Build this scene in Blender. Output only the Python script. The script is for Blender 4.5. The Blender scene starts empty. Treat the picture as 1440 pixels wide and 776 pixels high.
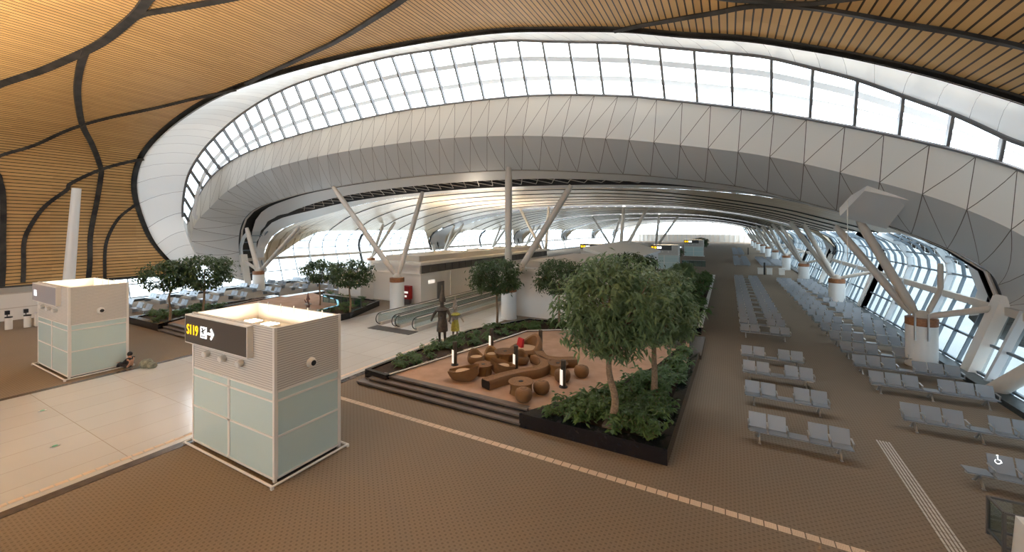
import bpy, math, random
from mathutils import Vector, Matrix
R = math.radians
S = 1.3                                   # one plan-grid unit in metres
scn = bpy.context.scene
col = scn.collection
random.seed(7)

# ------------------------------------------------------------------ camera, sky, exposure
cam = bpy.data.cameras.new('camera'); camo = bpy.data.objects.new('camera', cam); col.objects.link(camo)
cam.sensor_width = 36; cam.lens = 36 * 563 / 1440; cam.shift_y = -66 / 1440; cam.clip_end = 2000; cam.clip_start = .05
camo.location = (0, 0, 6 * S); camo.rotation_euler = (R(90), 0, R(28.4))
scn.camera = camo
scn.view_settings.view_transform = 'Standard'; scn.view_settings.look = 'None'
scn.view_settings.gamma = 1; scn.view_settings.use_curve_mapping = False
scn.view_settings.exposure = 0.6
scn.cycles.max_bounces = 8; scn.cycles.diffuse_bounces = 4; scn.cycles.transparent_max_bounces = 12
scn.cycles.use_denoising = True
SKY = 5.5
UPLIGHT = 20
BACK_FILL = 1250
world = bpy.data.worlds.new('sky'); scn.world = world; world.use_nodes = True
wn = world.node_tree; bg = wn.nodes['Background']
tc = wn.nodes.new('ShaderNodeTexCoord'); sx = wn.nodes.new('ShaderNodeSeparateXYZ'); rm = wn.nodes.new('ShaderNodeValToRGB')
wn.links.new(tc.outputs['Generated'], sx.inputs[0]); wn.links.new(sx.outputs['Z'], rm.inputs[0])
rm.color_ramp.elements[0].position = 0.0; rm.color_ramp.elements[0].color = (.62, .80, .95, 1)
rm.color_ramp.elements[1].position = .5; rm.color_ramp.elements[1].color = (.95, .98, 1, 1)
wn.links.new(rm.outputs[0], bg.inputs['Color']); bg.inputs['Strength'].default_value = SKY

# ------------------------------------------------------------------ materials
def lin(c):
    return tuple(((v / 255) / 12.92 if v / 255 <= .04045 else ((v / 255 + .055) / 1.055) ** 2.4) for v in c) + (1,)
def mat(name, rgb, rough=.5, metal=0, spec=.5, emit=None, es=0):
    m = bpy.data.materials.new(name); m.use_nodes = True
    b = m.node_tree.nodes['Principled BSDF']
    b.inputs['Base Color'].default_value = lin(rgb); b.inputs['Roughness'].default_value = rough
    b.inputs['Metallic'].default_value = metal; b.inputs['Specular IOR Level'].default_value = spec
    if emit: b.inputs['Emission Color'].default_value = lin(emit); b.inputs['Emission Strength'].default_value = es
    return m
class NT:
    def __init__(s, m): s.t = m.node_tree; s.b = s.t.nodes['Principled BSDF']
    def n(s, kind, **kw):
        nd = s.t.nodes.new(kind)
        for k, v in kw.items(): setattr(nd, k, v)
        return nd
    def l(s, a, b): s.t.links.new(a, b)
    def math(s, op, a, b=None, c=None):
        nd = s.n('ShaderNodeMath', operation=op)
        for i, v in enumerate((a, b, c)):
            if v is None: continue
            if isinstance(v, (int, float)): nd.inputs[i].default_value = v
            else: s.l(v, nd.inputs[i])
        return nd.outputs[0]
    def mix(s, f, a, b):
        nd = s.n('ShaderNodeMix', data_type='RGBA')
        for i, v in ((0, f), (6, a), (7, b)):
            if isinstance(v, (int, float)): nd.inputs[i].default_value = v
            elif isinstance(v, tuple): nd.inputs[i].default_value = v
            else: s.l(v, nd.inputs[i])
        return nd.outputs[2]
    def noise(s, scale, detail=3, vec=None):
        nd = s.n('ShaderNodeTexNoise'); nd.inputs['Scale'].default_value = scale; nd.inputs['Detail'].default_value = detail
        s.l(vec if vec else s.obj(), nd.inputs['Vector']); return nd.outputs['Fac']
    def obj(s): return s.n('ShaderNodeTexCoord').outputs['Object']
    def uv(s):
        u = s.n('ShaderNodeSeparateXYZ'); s.l(s.n('ShaderNodeTexCoord').outputs['UV'], u.inputs[0]); return u.outputs[0], u.outputs[1]
    def base(s, c): s.l(c, s.b.inputs['Base Color'])
    def bump(s, h, strength=.3, dist=.02):
        nd = s.n('ShaderNodeBump'); nd.inputs['Strength'].default_value = strength; nd.inputs['Distance'].default_value = dist
        s.l(h, nd.inputs['Height']); s.l(nd.outputs[0], s.b.inputs['Normal'])

def noisy(name, c1, c2, scale, rough=.5, metal=0, bump=0, spec=.5):
    m = mat(name, c1, rough, metal, spec); t = NT(m); f = t.noise(scale, 4)
    r = t.n('ShaderNodeMapRange'); r.inputs[1].default_value = .35; r.inputs[2].default_value = .65; t.l(f, r.inputs[0])
    t.base(t.mix(r.outputs[0], lin(c1), lin(c2)))
    if bump: t.bump(f, bump)
    return m

def carpet(name, a, b, dk):
    m = mat(name, a, .95, spec=.1); t = NT(m); o = t.n('ShaderNodeSeparateXYZ'); t.l(t.obj(), o.inputs[0])
    k = 2 * math.pi / .21
    q = t.math('MULTIPLY', t.math('SINE', t.math('MULTIPLY', o.outputs[0], k)), t.math('SINE', t.math('MULTIPLY', o.outputs[1], k * 1.2)))
    r1 = t.n('ShaderNodeMapRange'); r1.inputs[1].default_value = .3; r1.inputs[2].default_value = .7; t.l(q, r1.inputs[0])
    r2 = t.n('ShaderNodeMapRange'); r2.inputs[1].default_value = -.2; r2.inputs[2].default_value = -.8; t.l(q, r2.inputs[0])
    f = t.noise(.35, 3); f2 = t.noise(24, 2)
    c = t.mix(t.math('MULTIPLY', f, .5), lin(a), lin(b)); c = t.mix(t.math('MULTIPLY', r2.outputs[0], .55), c, lin(b)); c = t.mix(t.math('MULTIPLY', r1.outputs[0], .65), c, lin(dk))
    c = t.mix(t.math('MULTIPLY', f2, .3), c, lin(dk)); t.base(c); t.bump(f2, .35, .01); return m
M = {}
M['carpet'] = carpet('brown patterned carpet', (139, 127, 113), (124, 113, 99), (99, 88, 76))
M['deck'] = noisy('terracotta deck carpet', (178, 145, 122), (164, 132, 108), 1.5, .85)
def tile():
    m = mat('polished beige tile', (208, 207, 202), .16); t = NT(m)
    br = t.n('ShaderNodeTexBrick', offset=0.0); t.l(t.obj(), br.inputs['Vector'])
    br.inputs['Scale'].default_value = 1; br.inputs['Brick Width'].default_value = 1.45; br.inputs['Row Height'].default_value = 2.9
    br.inputs['Mortar Size'].default_value = .012; br.inputs['Color1'].default_value = lin((208, 207, 202)); br.inputs['Color2'].default_value = lin((202, 200, 195))
    br.inputs['Mortar'].default_value = lin((168, 156, 143))
    f = t.noise(.8, 5); t.base(t.mix(t.math('MULTIPLY', f, .3), br.outputs['Color'], lin((188, 184, 177)))); return m
M['tile'] = tile()
M['border'] = noisy('dark granite border', (92, 84, 78), (74, 68, 66), 3, .25)
M['granite'] = noisy('polished black granite', (20, 20, 23), (32, 32, 36), 6, .12)
M['step'] = noisy('grey brown stone step', (112, 102, 94), (96, 88, 82), 2, .45)
M['white'] = mat('white painted metal', (226, 222, 215), .42)
M['clad'] = mat('warm white cladding', (226, 222, 216), .38)
M['column'] = mat('white column paint', (232, 232, 230), .35)
M['tube'] = mat('off white steel tube', (196, 188, 178), .4)
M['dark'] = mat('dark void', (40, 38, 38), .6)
M['seam'] = noisy('dark service gap', (26, 24, 23), (58, 54, 50), 1.2, .6)
M['seat'] = mat('perforated grey metal', (140, 146, 153), .42, .3)
M['leg'] = mat('brushed steel', (196, 196, 196), .3, .8)
M['black'] = mat('black plastic', (22, 22, 24), .4)
M['rail'] = mat('black rubber handrail', (26, 25, 25), .45)
M['soil'] = noisy('dark soil', (48, 36, 28), (70, 54, 40), 9, .95)
M['bark'] = noisy('pale brown bark', (150, 126, 100), (118, 96, 76), 14, .85, bump=.4)
M['brownband'] = noisy('brown timber band', (158, 108, 72), (136, 90, 58), 8, .5)
M['frost'] = mat('pale green frosted glass', (190, 210, 208), .18)
M['louvre'] = mat('dark grey louvre', (84, 82, 80), .5)
M['door'] = mat('grey steel door', (104, 102, 102), .5)
M['red'] = mat('red enamel', (150, 24, 24), .4)
M['redfab'] = mat('red fabric', (176, 30, 36), .8)
M['cushion'] = mat('tan cushion', (190, 160, 128), .85)
M['yellow'] = mat('yellow sign face', (250, 196, 40), .5, emit=(250, 190, 40), es=.5)
M['letter'] = mat('yellow sign letters', (255, 200, 30), .5, emit=(255, 196, 20), es=1.1)
M['wletter'] = mat('white sign symbols', (250, 250, 250), .5, emit=(255, 255, 255), es=1.0)
M['signface'] = mat('charcoal sign face', (66, 63, 62), .45)
M['bluesign'] = mat('grey blue sign face', (150, 152, 162), .4)
M['lampglow'] = mat('lit lamp diffuser', (255, 240, 220), .5, emit=(255, 232, 200), es=UPLIGHT)
M['backfill_glow'] = mat('added fill lamp behind view', (255, 240, 220), .5, emit=(255, 238, 212), es=BACK_FILL)  # glow of the unseen fill lamps that brighten the timber vault
M['concourse_fill'] = mat('added concourse fill glow', (255, 246, 230), .5, emit=(255, 240, 218), es=170)  # glow of the fill lights added for the concourse ceiling
M['lantern'] = mat('lit white lantern panel', (245, 240, 232), .5, emit=(255, 244, 230), es=.5)
M['tactile'] = mat('ivory tactile tile', (214, 192, 168), .6)
M['paving'] = mat('steel tactile bars', (196, 190, 182), .4)
M['statue'] = noisy('weathered bronze', (86, 74, 60), (60, 54, 48), 6, .5, .3)
M['statue2'] = noisy('grey carved stone', (168, 160, 152), (120, 114, 110), 6, .6)
M['gold'] = noisy('yellow green cloth', (196, 190, 84), (170, 160, 70), 8, .7)
M['reddish'] = noisy('reddish brown lacquer', (108, 70, 62), (80, 54, 50), 6, .5)
M['skin'] = mat('skin', (196, 150, 124), .6)
M['hair'] = mat('black hair', (20, 17, 16), .6)
M['cloth'] = mat('dark cloth', (34, 30, 32), .85)
M['greycloth'] = noisy('grey green cloth', (140, 140, 122), (96, 98, 84), 7, .85)
M['apron'] = noisy('pale concrete apron', (196, 200, 200), (180, 184, 186), .05, .9)
M['roofgrey'] = mat('pale grey roof panel', (206, 206, 206), .4)
M['mullion'] = mat('grey window mullion', (120, 132, 142), .4, .3)
M['mullionw'] = mat('white window rib', (206, 212, 216), .4)
M['dmull'] = mat('grey skylight fin', (112, 112, 114), .45)
M['sill'] = noisy('dark green grey sill', (58, 66, 68), (44, 50, 52), 4, .4)
M['screen'] = mat('brown sunscreen board', (92, 78, 66), .6)

def glass(name, tint, refl=.06, dens=.92):
    m = bpy.data.materials.new(name); m.use_nodes = True; nt = m.node_tree; nt.nodes.clear()
    o = nt.nodes.new('ShaderNodeOutputMaterial'); tr = nt.nodes.new('ShaderNodeBsdfTransparent'); gl = nt.nodes.new('ShaderNodeBsdfGlossy'); mx = nt.nodes.new('ShaderNodeMixShader')
    tr.inputs[0].default_value = tuple(v * dens for v in tint) + (1,); gl.inputs['Roughness'].default_value = .04
    mx.inputs[0].default_value = refl
    nt.links.new(tr.outputs[0], mx.inputs[1]); nt.links.new(gl.outputs[0], mx.inputs[2]); nt.links.new(mx.outputs[0], o.inputs[0]); return m
M['glass'] = glass('clear facade glass', (.93, .98, 1.0))
M['tint'] = glass('blue grey solar glass', (.80, .93, 1.0), .08, .30)
M['sglass'] = glass('skylight glass', (1, 1, 1), .03, .98)
M['bglass'] = glass('pale balustrade glass', (.9, .97, .97), .12, .9)
M['tglass'] = glass('turquoise glass', (.70, .92, .94), .12, .9)

def leafmat(name, a, b, c):
    m = bpy.data.materials.new(name); m.use_nodes = True; t = NT(m)
    f = t.noise(2.2, 4); r = t.n('ShaderNodeMapRange'); r.inputs[1].default_value = .3; r.inputs[2].default_value = .7; t.l(f, r.inputs[0])
    f2 = t.noise(11, 2)
    cc = t.mix(r.outputs[0], lin(a), lin(b)); cc = t.mix(t.math('MULTIPLY', f2, .6), cc, lin(c)); t.base(cc)
    t.b.inputs['Roughness'].default_value = .42
    tl = t.n('ShaderNodeBsdfTranslucent'); t.l(cc, tl.inputs[0]); mx = t.n('ShaderNodeMixShader'); mx.inputs[0].default_value = .3
    t.l(t.b.outputs[0], mx.inputs[1]); t.l(tl.outputs[0], mx.inputs[2])
    out = [n for n in t.t.nodes if n.type == 'OUTPUT_MATERIAL'][0]; t.l(mx.outputs[0], out.inputs[0]); return m
M['leafA'] = leafmat('drooping green leaf', (80, 108, 68), (110, 136, 94), (142, 160, 116))  # palest tone puts the leaf highlights into the colour
M['leafB'] = leafmat('deep green leaf', (44, 66, 42), (70, 94, 58), (98, 116, 72))
M['leafC'] = leafmat('glossy shrub leaf', (38, 62, 34), (68, 100, 52), (110, 138, 72))

def wood(name, a, b, gap, pitch):
    """slats that run along the hall: UV x = metres along, UV y = metres around the vault"""
    m = mat(name, a, .5, spec=.3); t = NT(m); u, v = t.uv()
    q = t.math('DIVIDE', v, pitch); fr = t.math('FRACT', q)
    g = t.math('LESS_THAN', fr, .21)
    idx = t.math('FLOOR', q); wn_ = t.n('ShaderNodeTexWhiteNoise', noise_dimensions='2D')
    cb = t.n('ShaderNodeCombineXYZ'); t.l(idx, cb.inputs[0]); t.l(t.math('FLOOR', t.math('DIVIDE', u, 3.2)), cb.inputs[1]); t.l(cb.outputs[0], wn_.inputs['Vector'])
    c = t.mix(wn_.outputs[0], lin(a), lin(b)); t.base(t.mix(g, c, lin(gap)))
    t.bump(t.math('SUBTRACT', 1, g), .6, .05); return m
M['wood'] = wood('golden timber slats', (206, 167, 112), (192, 153, 100), (56, 44, 32), .32)
M['wood2'] = wood('beige ceiling slats', (222, 208, 184), (212, 194, 166), (176, 158, 132), .5)
M['wood2'].node_tree.nodes['Principled BSDF'].inputs['Roughness'].default_value = .3

def panels(name, rgb, diag=1, vlines=1, pitch=1.0, wdt=.03, rough=.36):
    """cladding joints: UV x counts panels along the arch, UV y runs 0..1 across the band"""
    m = mat(name, rgb, rough); t = NT(m); u, v = t.uv()
    u = t.math('DIVIDE', u, pitch)
    def line(x, w):
        return t.math('LESS_THAN', t.math('ABSOLUTE', t.math('SUBTRACT', t.math('FRACT', x), .5)), w)
    f = line(u, wdt / 2 if vlines else 0)
    if diag: f = t.math('MAXIMUM', f, line(t.math('ADD', u, t.math('MULTIPLY', v, diag)), wdt / 2))
    wn_ = t.n('ShaderNodeTexWhiteNoise', noise_dimensions='1D'); t.l(t.math('FLOOR', t.math('ADD', u, .5)), wn_.inputs['W'])
    k = tuple(int(x * .95) for x in rgb)
    t.base(t.mix(f, t.mix(wn_.outputs[0], lin(rgb), lin(k)), lin((92, 84, 78)))); return m
M['fascia'] = panels('fascia cladding', (222, 221, 215), 1, 1, 1.62, .022)
M['soffit'] = panels('soffit cladding', (204, 206, 207), -1, 1, 1.62, .022)
M['funnel'] = panels('curved white cladding', (226, 226, 222), 0, 1, 1.1, .02)

mm = M['funnel']; tt_ = mm.node_tree; tl = tt_.nodes.new('ShaderNodeBsdfTranslucent'); tl.inputs[0].default_value = (.85, .87, .88, 1); mxs = tt_.nodes.new('ShaderNodeMixShader'); mxs.inputs[0].default_value = .05
tt_.links.new(tt_.nodes['Principled BSDF'].outputs[0], mxs.inputs[1]); tt_.links.new(tl.outputs[0], mxs.inputs[2]); tt_.links.new(mxs.outputs[0], [n for n in tt_.nodes if n.type == 'OUTPUT_MATERIAL'][0].inputs[0])
def ribbed(name, rgb, dk, pitch):
    m = mat(name, rgb, .45); t = NT(m); s = t.n('ShaderNodeSeparateXYZ'); t.l(t.obj(), s.inputs[0])
    fr = t.math('FRACT', t.math('DIVIDE', s.outputs[2], pitch)); g = t.math('LESS_THAN', fr, .28)
    t.base(t.mix(g, lin(rgb), lin(dk))); t.bump(t.math('SUBTRACT', 1, g), .5, .02); return m
M['ribs'] = ribbed('ribbed warm grey panel', (208, 204, 198), (158, 153, 147), .075)
def weave(name, a, b):
    m = mat(name, a, .75); t = NT(m); w = t.n('ShaderNodeTexWave', wave_type='BANDS', bands_direction='Z'); t.l(t.obj(), w.inputs['Vector'])
    w.inputs['Scale'].default_value = 14; w.inputs['Distortion'].default_value = 2; w.inputs['Detail'].default_value = 2
    f = t.noise(9, 3); t.base(t.mix(t.math('MULTIPLY', f, .5), t.mix(w.outputs['Fac'], lin(a), lin(b)), lin(b))); t.bump(w.outputs['Fac'], .5, .02); return m
M['rattan'] = weave('brown rattan weave', (150, 112, 74), (104, 74, 46))
M['rattan2'] = weave('honey rattan weave', (166, 126, 80), (118, 86, 50))

# ------------------------------------------------------------------ mesh helpers
class MB:
    def __init__(s): s.v = []; s.f = []; s.uv = {}
    def add(s, vs, fs, uv=None):
        o = len(s.v); s.v += [tuple(p) for p in vs]
        for i, f in enumerate(fs):
            s.f.append(tuple(o + k for k in f))
            if uv: s.uv[len(s.f) - 1] = [uv[k] for k in f]
        return s
    def box(s, x0, x1, y0, y1, z0, z1):
        return s.add([(x0, y0, z0), (x1, y0, z0), (x1, y1, z0), (x0, y1, z0), (x0, y0, z1), (x1, y0, z1), (x1, y1, z1), (x0, y1, z1)],
                     [(0, 3, 2, 1), (4, 5, 6, 7), (0, 1, 5, 4), (1, 2, 6, 5), (2, 3, 7, 6), (3, 0, 4, 7)])
    def hexa(s, p): return s.add(p, [(0, 3, 2, 1), (4, 5, 6, 7), (0, 1, 5, 4), (1, 2, 6, 5), (2, 3, 7, 6), (3, 0, 4, 7)])
    def bar(s, a, b, w, h, up=(0, 0, 1)):
        a, b, up = Vector(a), Vector(b), Vector(up); d = (b - a).normalized(); x = d.cross(up)
        if x.length < 1e-4: x = d.cross(Vector((0, 1, 0)))
        x.normalize(); y = x.cross(d).normalized(); x *= w / 2; y *= h / 2
        return s.hexa([a - x - y, a + x - y, b + x - y, b - x - y, a - x + y, a + x + y, b + x + y, b - x + y])
    def prism(s, poly, z0, z1):
        A = sum(poly[i][0] * poly[(i + 1) % len(poly)][1] - poly[(i + 1) % len(poly)][0] * poly[i][1] for i in range(len(poly)))
        if A < 0: poly = poly[::-1]
        n = len(poly)
        return s.add([(x, y, z0) for x, y in poly] + [(x, y, z1) for x, y in poly],
                     [tuple(range(n))[::-1], tuple(range(n, 2 * n))] + [(i, (i + 1) % n, n + (i + 1) % n, n + i) for i in range(n)])
    def tube(s, pts, r, n=10, caps=True):
        pts = [Vector(p) for p in pts]; rs = r if isinstance(r, (list, tuple)) else [r] * len(pts)
        o = []; d0 = (pts[1] - pts[0]).normalized(); x = d0.orthogonal().normalized()
        for i, p in enumerate(pts):
            a = pts[max(i - 1, 0)]; b = pts[min(i + 1, len(pts) - 1)]; d = (b - a).normalized()
            x = (x - d * x.dot(d)).normalized(); y = d.cross(x)
            o += [p + (x * math.cos(2 * math.pi * k / n) + y * math.sin(2 * math.pi * k / n)) * rs[i] for k in range(n)]
        fs = []
        for i in range(len(pts) - 1):
            for k in range(n):
                k2 = (k + 1) % n; fs.append((i * n + k, i * n + k2, (i + 1) * n + k2, (i + 1) * n + k))
        if caps: fs += [tuple(range(n))[::-1], tuple(range((len(pts) - 1) * n, len(pts) * n))]
        return s.add(o, fs)
    def lathe(s, prof, n=24, c=(0, 0, 0)):
        o = []; fs = []; m = len(prof)
        for r, z in prof:
            o += [(c[0] + r * math.cos(2 * math.pi * k / n), c[1] + r * math.sin(2 * math.pi * k / n), c[2] + z) for k in range(n)]
        for i in range(m - 1):
            for k in range(n):
                k2 = (k + 1) % n; fs.append((i * n + k, i * n + k2, (i + 1) * n + k2, (i + 1) * n + k))
        fs += [tuple(range(n))[::-1], tuple(range((m - 1) * n, m * n))]
        return s.add(o, fs)
    def grid(s, rows, uvs=None, close=False):
        m = len(rows[0]); o = [p for r in rows for p in r]; uv = [q for r in uvs for q in r] if uvs else None; fs = []
        for i in range(len(rows) - 1):
            for j in range(m - 1 + (1 if close else 0)):
                j2 = (j + 1) % m; fs.append((i * m + j, i * m + j2, (i + 1) * m + j2, (i + 1) * m + j))
        return s.add(o, fs, uv)
    def mesh(s, name, m, smooth=False):
        me = bpy.data.meshes.new(name); me.from_pydata([tuple(v) for v in s.v], [], s.f); me.materials.append(m)
        if s.uv:
            lay = me.uv_layers.new(name='UVMap')
            for p in me.polygons:
                q = s.uv.get(p.index)
                if q:
                    for li, w in zip(p.loop_indices, q): lay.data[li].uv = w
        if smooth:
            me.polygons.foreach_set('use_smooth', [True] * len(me.polygons)); me.set_sharp_from_angle(angle=R(38))
        me.update(); return me
    def build(s, name, m, parent=None, smooth=False, label=None):
        o = bpy.data.objects.new(name, s.mesh(name, m, smooth)); col.objects.link(o)
        if parent: o.parent = parent
        if label: o['label'] = label
        return o
def tag(o, label, cat, group=None, kind=None):
    o['label'] = label; o['category'] = cat
    if group: o['group'] = group
    if kind: o['kind'] = kind
    return o
def empty(name, loc, rz=0, label=None, cat=None, group=None):
    o = bpy.data.objects.new(name, None); col.objects.link(o); o.location = loc; o.rotation_euler = (0, 0, rz); o.empty_display_size = .2
    if label: tag(o, label, cat, group)
    return o
def struct(o): o['kind'] = 'structure'; return o
def kids(o): return [c for c in bpy.data.objects if c.parent == o]
def copy_tree(o, parent=None):
    c = o.copy(); col.objects.link(c)
    if parent: c.parent = parent
    for ch in kids(o): copy_tree(ch, c)
    return c
def w(x, y, z=0): return Vector((x * S, y * S, z * S))
def spline(P, n):
    """Catmull-Rom through P with n steps per span"""
    P = [Vector(p) for p in P]; out = []
    for i in range(len(P) - 1):
        a = P[i - 1] if i else P[0] * 2 - P[1]; b, c = P[i], P[i + 1]; d = P[i + 2] if i + 2 < len(P) else c * 2 - b
        for k in range(n):
            t = k / n; out.append(.5 * ((2 * b) + (c - a) * t + (2 * a - 5 * b + 4 * c - d) * t * t + (3 * b - a - 3 * c + d) * t ** 3))
    out.append(P[-1]); return out
def arclen(P):
    L = [0]
    for a, b in zip(P, P[1:]): L.append(L[-1] + (b - a).length)
    return L
def at(P, L, q):
    for i in range(len(P) - 1):
        if L[i + 1] >= q: return P[i].lerp(P[i + 1], (q - L[i]) / max(1e-6, L[i + 1] - L[i])), i + (q - L[i]) / max(1e-6, L[i + 1] - L[i])
    return P[-1], len(P) - 1
def sm(x): x = min(1, max(0, x)); return x * x * (3 - 2 * x)

XC = -17.5                                  # centre line of the hall (grid units)
# ------------------------------------------------------------------ ground and floors
struct(MB().box(-900, 900, -700, 1200, -6.2, -6.0).build('ground_apron', M['apron']))
struct(MB().box(-57.2, 11.5, -34, 300, -.4, 0).build('floor', M['carpet']))
struct(MB().box(-22.3 * S, -13.55 * S, -34, 17.2 * S, 0, .012).build('floor_tile_path', M['tile']))
struct(MB().box(-22.3 * S, -13.0 * S, 17.2 * S, 24.5 * S, 0, .012).build('floor_tile_crossing', M['tile']))
struct(MB().box(-21.4 * S, -13.6 * S, 24.5 * S, 190, 0, .012).build('floor_tile_walkway', M['tile']))
struct(MB().box(-13.55 * S, -13.25 * S, -34, 17.2 * S, 0, .014).build('trim_1', M['border']))
struct(MB().box(-22.6 * S, -22.3 * S, -34, 17.2 * S, 0, .014).build('trim_2', M['border']))
b = MB()
y = -10
while y < 17 * S:
    b.box(-13.92 * S, -13.78 * S, y, y + .27, .012, .018); y += .3
struct(b.build('trim_3', M['tactile']))
for k, (px, py) in enumerate([(-16.35, 3.72), (-19.9, 4.25), (-14.6, 8.4)]):
    e = empty('floor_light', w(px, py, .0095), 0, ['round floor light in the pale tiles near the gate kiosk', 'round floor light farther out on the pale tile path', 'round floor light in the tiles behind the gate kiosk'][k], 'floor light')
    MB().lathe([(.13, 0), (.13, .012), (.10, .016)], 20).build('ring', M['leg'], e); MB().lathe([(.075, .0), (.075, .02)], 16).build('lens', mat('green lens', (120, 190, 160), .2), e)
# tactile strip across the hall: one countless run of ribbed tiles
b = MB(); x = -13.2 * S
while x < 4.2 * S:
    for q in range(4): b.box(x, x + .27, 9.53 * S + q * .06, 9.53 * S + q * .06 + .045, 0, .012)
    x += .3
tag(b.build('tactile_strip', M['tactile']), 'ivory ribbed tactile paving strip crossing the brown carpet', 'tactile paving')
e = empty('guide_strip', w(3.6, 10.4, 0), 0, 'striped metal guide strip leading along the carpet towards the seats', 'tactile paving')
for q in range(5):
    b = MB(); y = 0
    while y < 4.45 * S: b.box(q * .085 + y * .02, q * .085 + .045 + y * .02, y, y + .24, 0, .012); y += .27
    b.build('bar', M['paving'], e)

# ------------------------------------------------------------------ great arch: traced ring curves (grid units)
R0 = [(-44.0, 18.2, 1.87), (-43.97, 16.7, 3.6), (-44.38, 15.7, 5.69), (-43.95, 14.7, 9.13), (-42.3, 14.5, 11.7), (-38.2, 14.4, 13.42), (-32.52, 14.2, 14.5), (-28.31, 14.4, 15.1), (-24.34, 15.2, 15.7), (-19.98, 15.9, 16.01), (-15.89, 16.3, 15.96), (-12.2, 16.5, 15.71), (-9.15, 16.5, 15.28), (-6.07, 16.4, 14.55), (-3.62, 16.3, 13.9), (-1.51, 16.2, 13.18), (0.56, 16.2, 12.56), (2.12, 16.2, 11.95), (3.46, 16.2, 11.37), (5.02, 16.2, 10.59), (6.16, 16.3, 9.99), (7.16, 16.4, 9.43), (8.02, 16.6, 8.95), (9.19, 17, 8.0), (10.3, 17.6, 6.0), (10.3, 17.9, 2.6)]
R1 = [(-42.86, 19.0, 2.71), (-43.21, 18.2, 4.51), (-43.2, 17.6, 7.09), (-41.34, 17.1, 10.07), (-39.16, 17.0, 11.96), (-36.22, 17.1, 13.62), (-32.43, 17.3, 15.09), (-28.01, 17.6, 16.13), (-23.33, 18, 16.62), (-19.04, 18.3, 16.77), (-14.7, 18.5, 16.5), (-10.71, 18.6, 16.1), (-7.63, 18.6, 15.37), (-4.5, 18.6, 14.61), (-3.03, 18.6, 14.16), (-0.06, 18.6, 13.23), (1.36, 18.6, 12.75), (2.8, 18.6, 12.06), (4.13, 18.6, 11.37), (5.4, 18.6, 10.56), (6.65, 18.6, 9.75), (7.77, 18.6, 8.88), (8.6, 18.7, 8.35), (9.75, 18.9, 7.28), (10.62, 19.3, 5.19), (10.6, 19.4, 2.6)]
R2 = [(-42.92, 19.2, 2.55), (-43.76, 18.6, 4.15), (-44.3, 18.4, 6.4), (-43.0, 18.6, 8.75), (-41.22, 19.0, 10.77), (-38.7, 19.6, 12.2), (-35.02, 20, 13.06), (-29.89, 20.3, 13.65), (-24.21, 20.5, 13.98), (-19.46, 20.5, 14.05), (-15.11, 20.5, 13.9), (-11.06, 20.5, 13.65), (-7.87, 20.5, 13.27), (-4.64, 20.4, 12.66), (-3.03, 20.3, 12.24), (-0.01, 20.1, 11.37), (1.46, 19.9, 10.87), (2.86, 19.7, 10.34), (4.23, 19.5, 9.79), (5.47, 19.3, 9.25), (6.71, 19.2, 8.7), (7.91, 19.2, 8.1), (8.76, 19.2, 7.55), (9.89, 19.3, 6.6), (10.61, 19.5, 5.01), (10.6, 19.6, 2.4)]
R3 = [(-42.85, 19.4, 2.34), (-44.07, 18.9, 3.93), (-44.7, 18.9, 5.33), (-44.2, 19.1, 6.67), (-43.13, 19.7, 8.0), (-41.3, 20.4, 9.65), (-37.14, 20.9, 11.06), (-31.67, 21, 11.7), (-25.19, 21, 12.0), (-20.13, 21, 12.03), (-15.53, 21, 11.9), (-11.65, 21, 11.59), (-8.58, 21, 11.22), (-5.38, 20.9, 10.72), (-3.24, 20.8, 10.3), (-0.13, 20.6, 9.58), (1.34, 20.4, 9.17), (2.84, 20.2, 8.65), (4.18, 20, 8.11), (5.5, 19.8, 7.55), (6.62, 19.6, 7.0), (7.91, 19.6, 6.24), (8.86, 19.6, 5.47), (10.02, 19.7, 4.26), (10.43, 19.8, 2.9), (10.3, 19.9, 1.7)]
R4 = [(-43.94, 23.3, 0.6), (-44.73, 23.3, 2.29), (-45.0, 23.2, 4.29), (-44.68, 23.2, 6.1), (-43.81, 23.3, 7.3), (-42.14, 23.5, 8.17), (-39.1, 23.7, 8.85), (-34.97, 23.9, 9.45), (-28.34, 24, 9.95), (-22.63, 24, 10.13), (-17.75, 24, 10.15), (-13.31, 24, 10.05), (-10.1, 24, 9.8), (-6.61, 24, 9.4), (-3.93, 24, 9.06), (-0.31, 24, 8.4), (1.45, 24, 7.95), (3.23, 24, 7.35), (4.86, 24, 6.75), (6.37, 24, 6.15), (7.63, 23.9, 5.5), (8.75, 23.6, 4.78), (9.44, 23.5, 4.05), (9.72, 23.5, 2.92), (9.64, 23.5, 2.1), (9.54, 23.5, 1.6)]
NS = 6
C0, C1, C2, C3, C4 = [[p * S for p in spline(c, NS)] for c in (R0, R1, R2, R3, R4)]
L3 = arclen(C3)
def band(name, A, B, m, rows=3, bulge=0.0, vflip=False):
    """a clad band between two arch curves, closed with a second skin so that it has thickness"""
    rr = []; uu = []
    for k in range(rows + 1):
        t = k / rows; r = []
        for i, (a, b_) in enumerate(zip(A, B)):
            p = a.lerp(b_, t); p += Vector((0, 0, bulge * 4 * t * (1 - t))); r.append(p)
        rr.append(r); uu.append([(L3[i], t) for i in range(len(A))])
    return struct(MB().grid(rr, uu).build(name, m, None, True))
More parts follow.
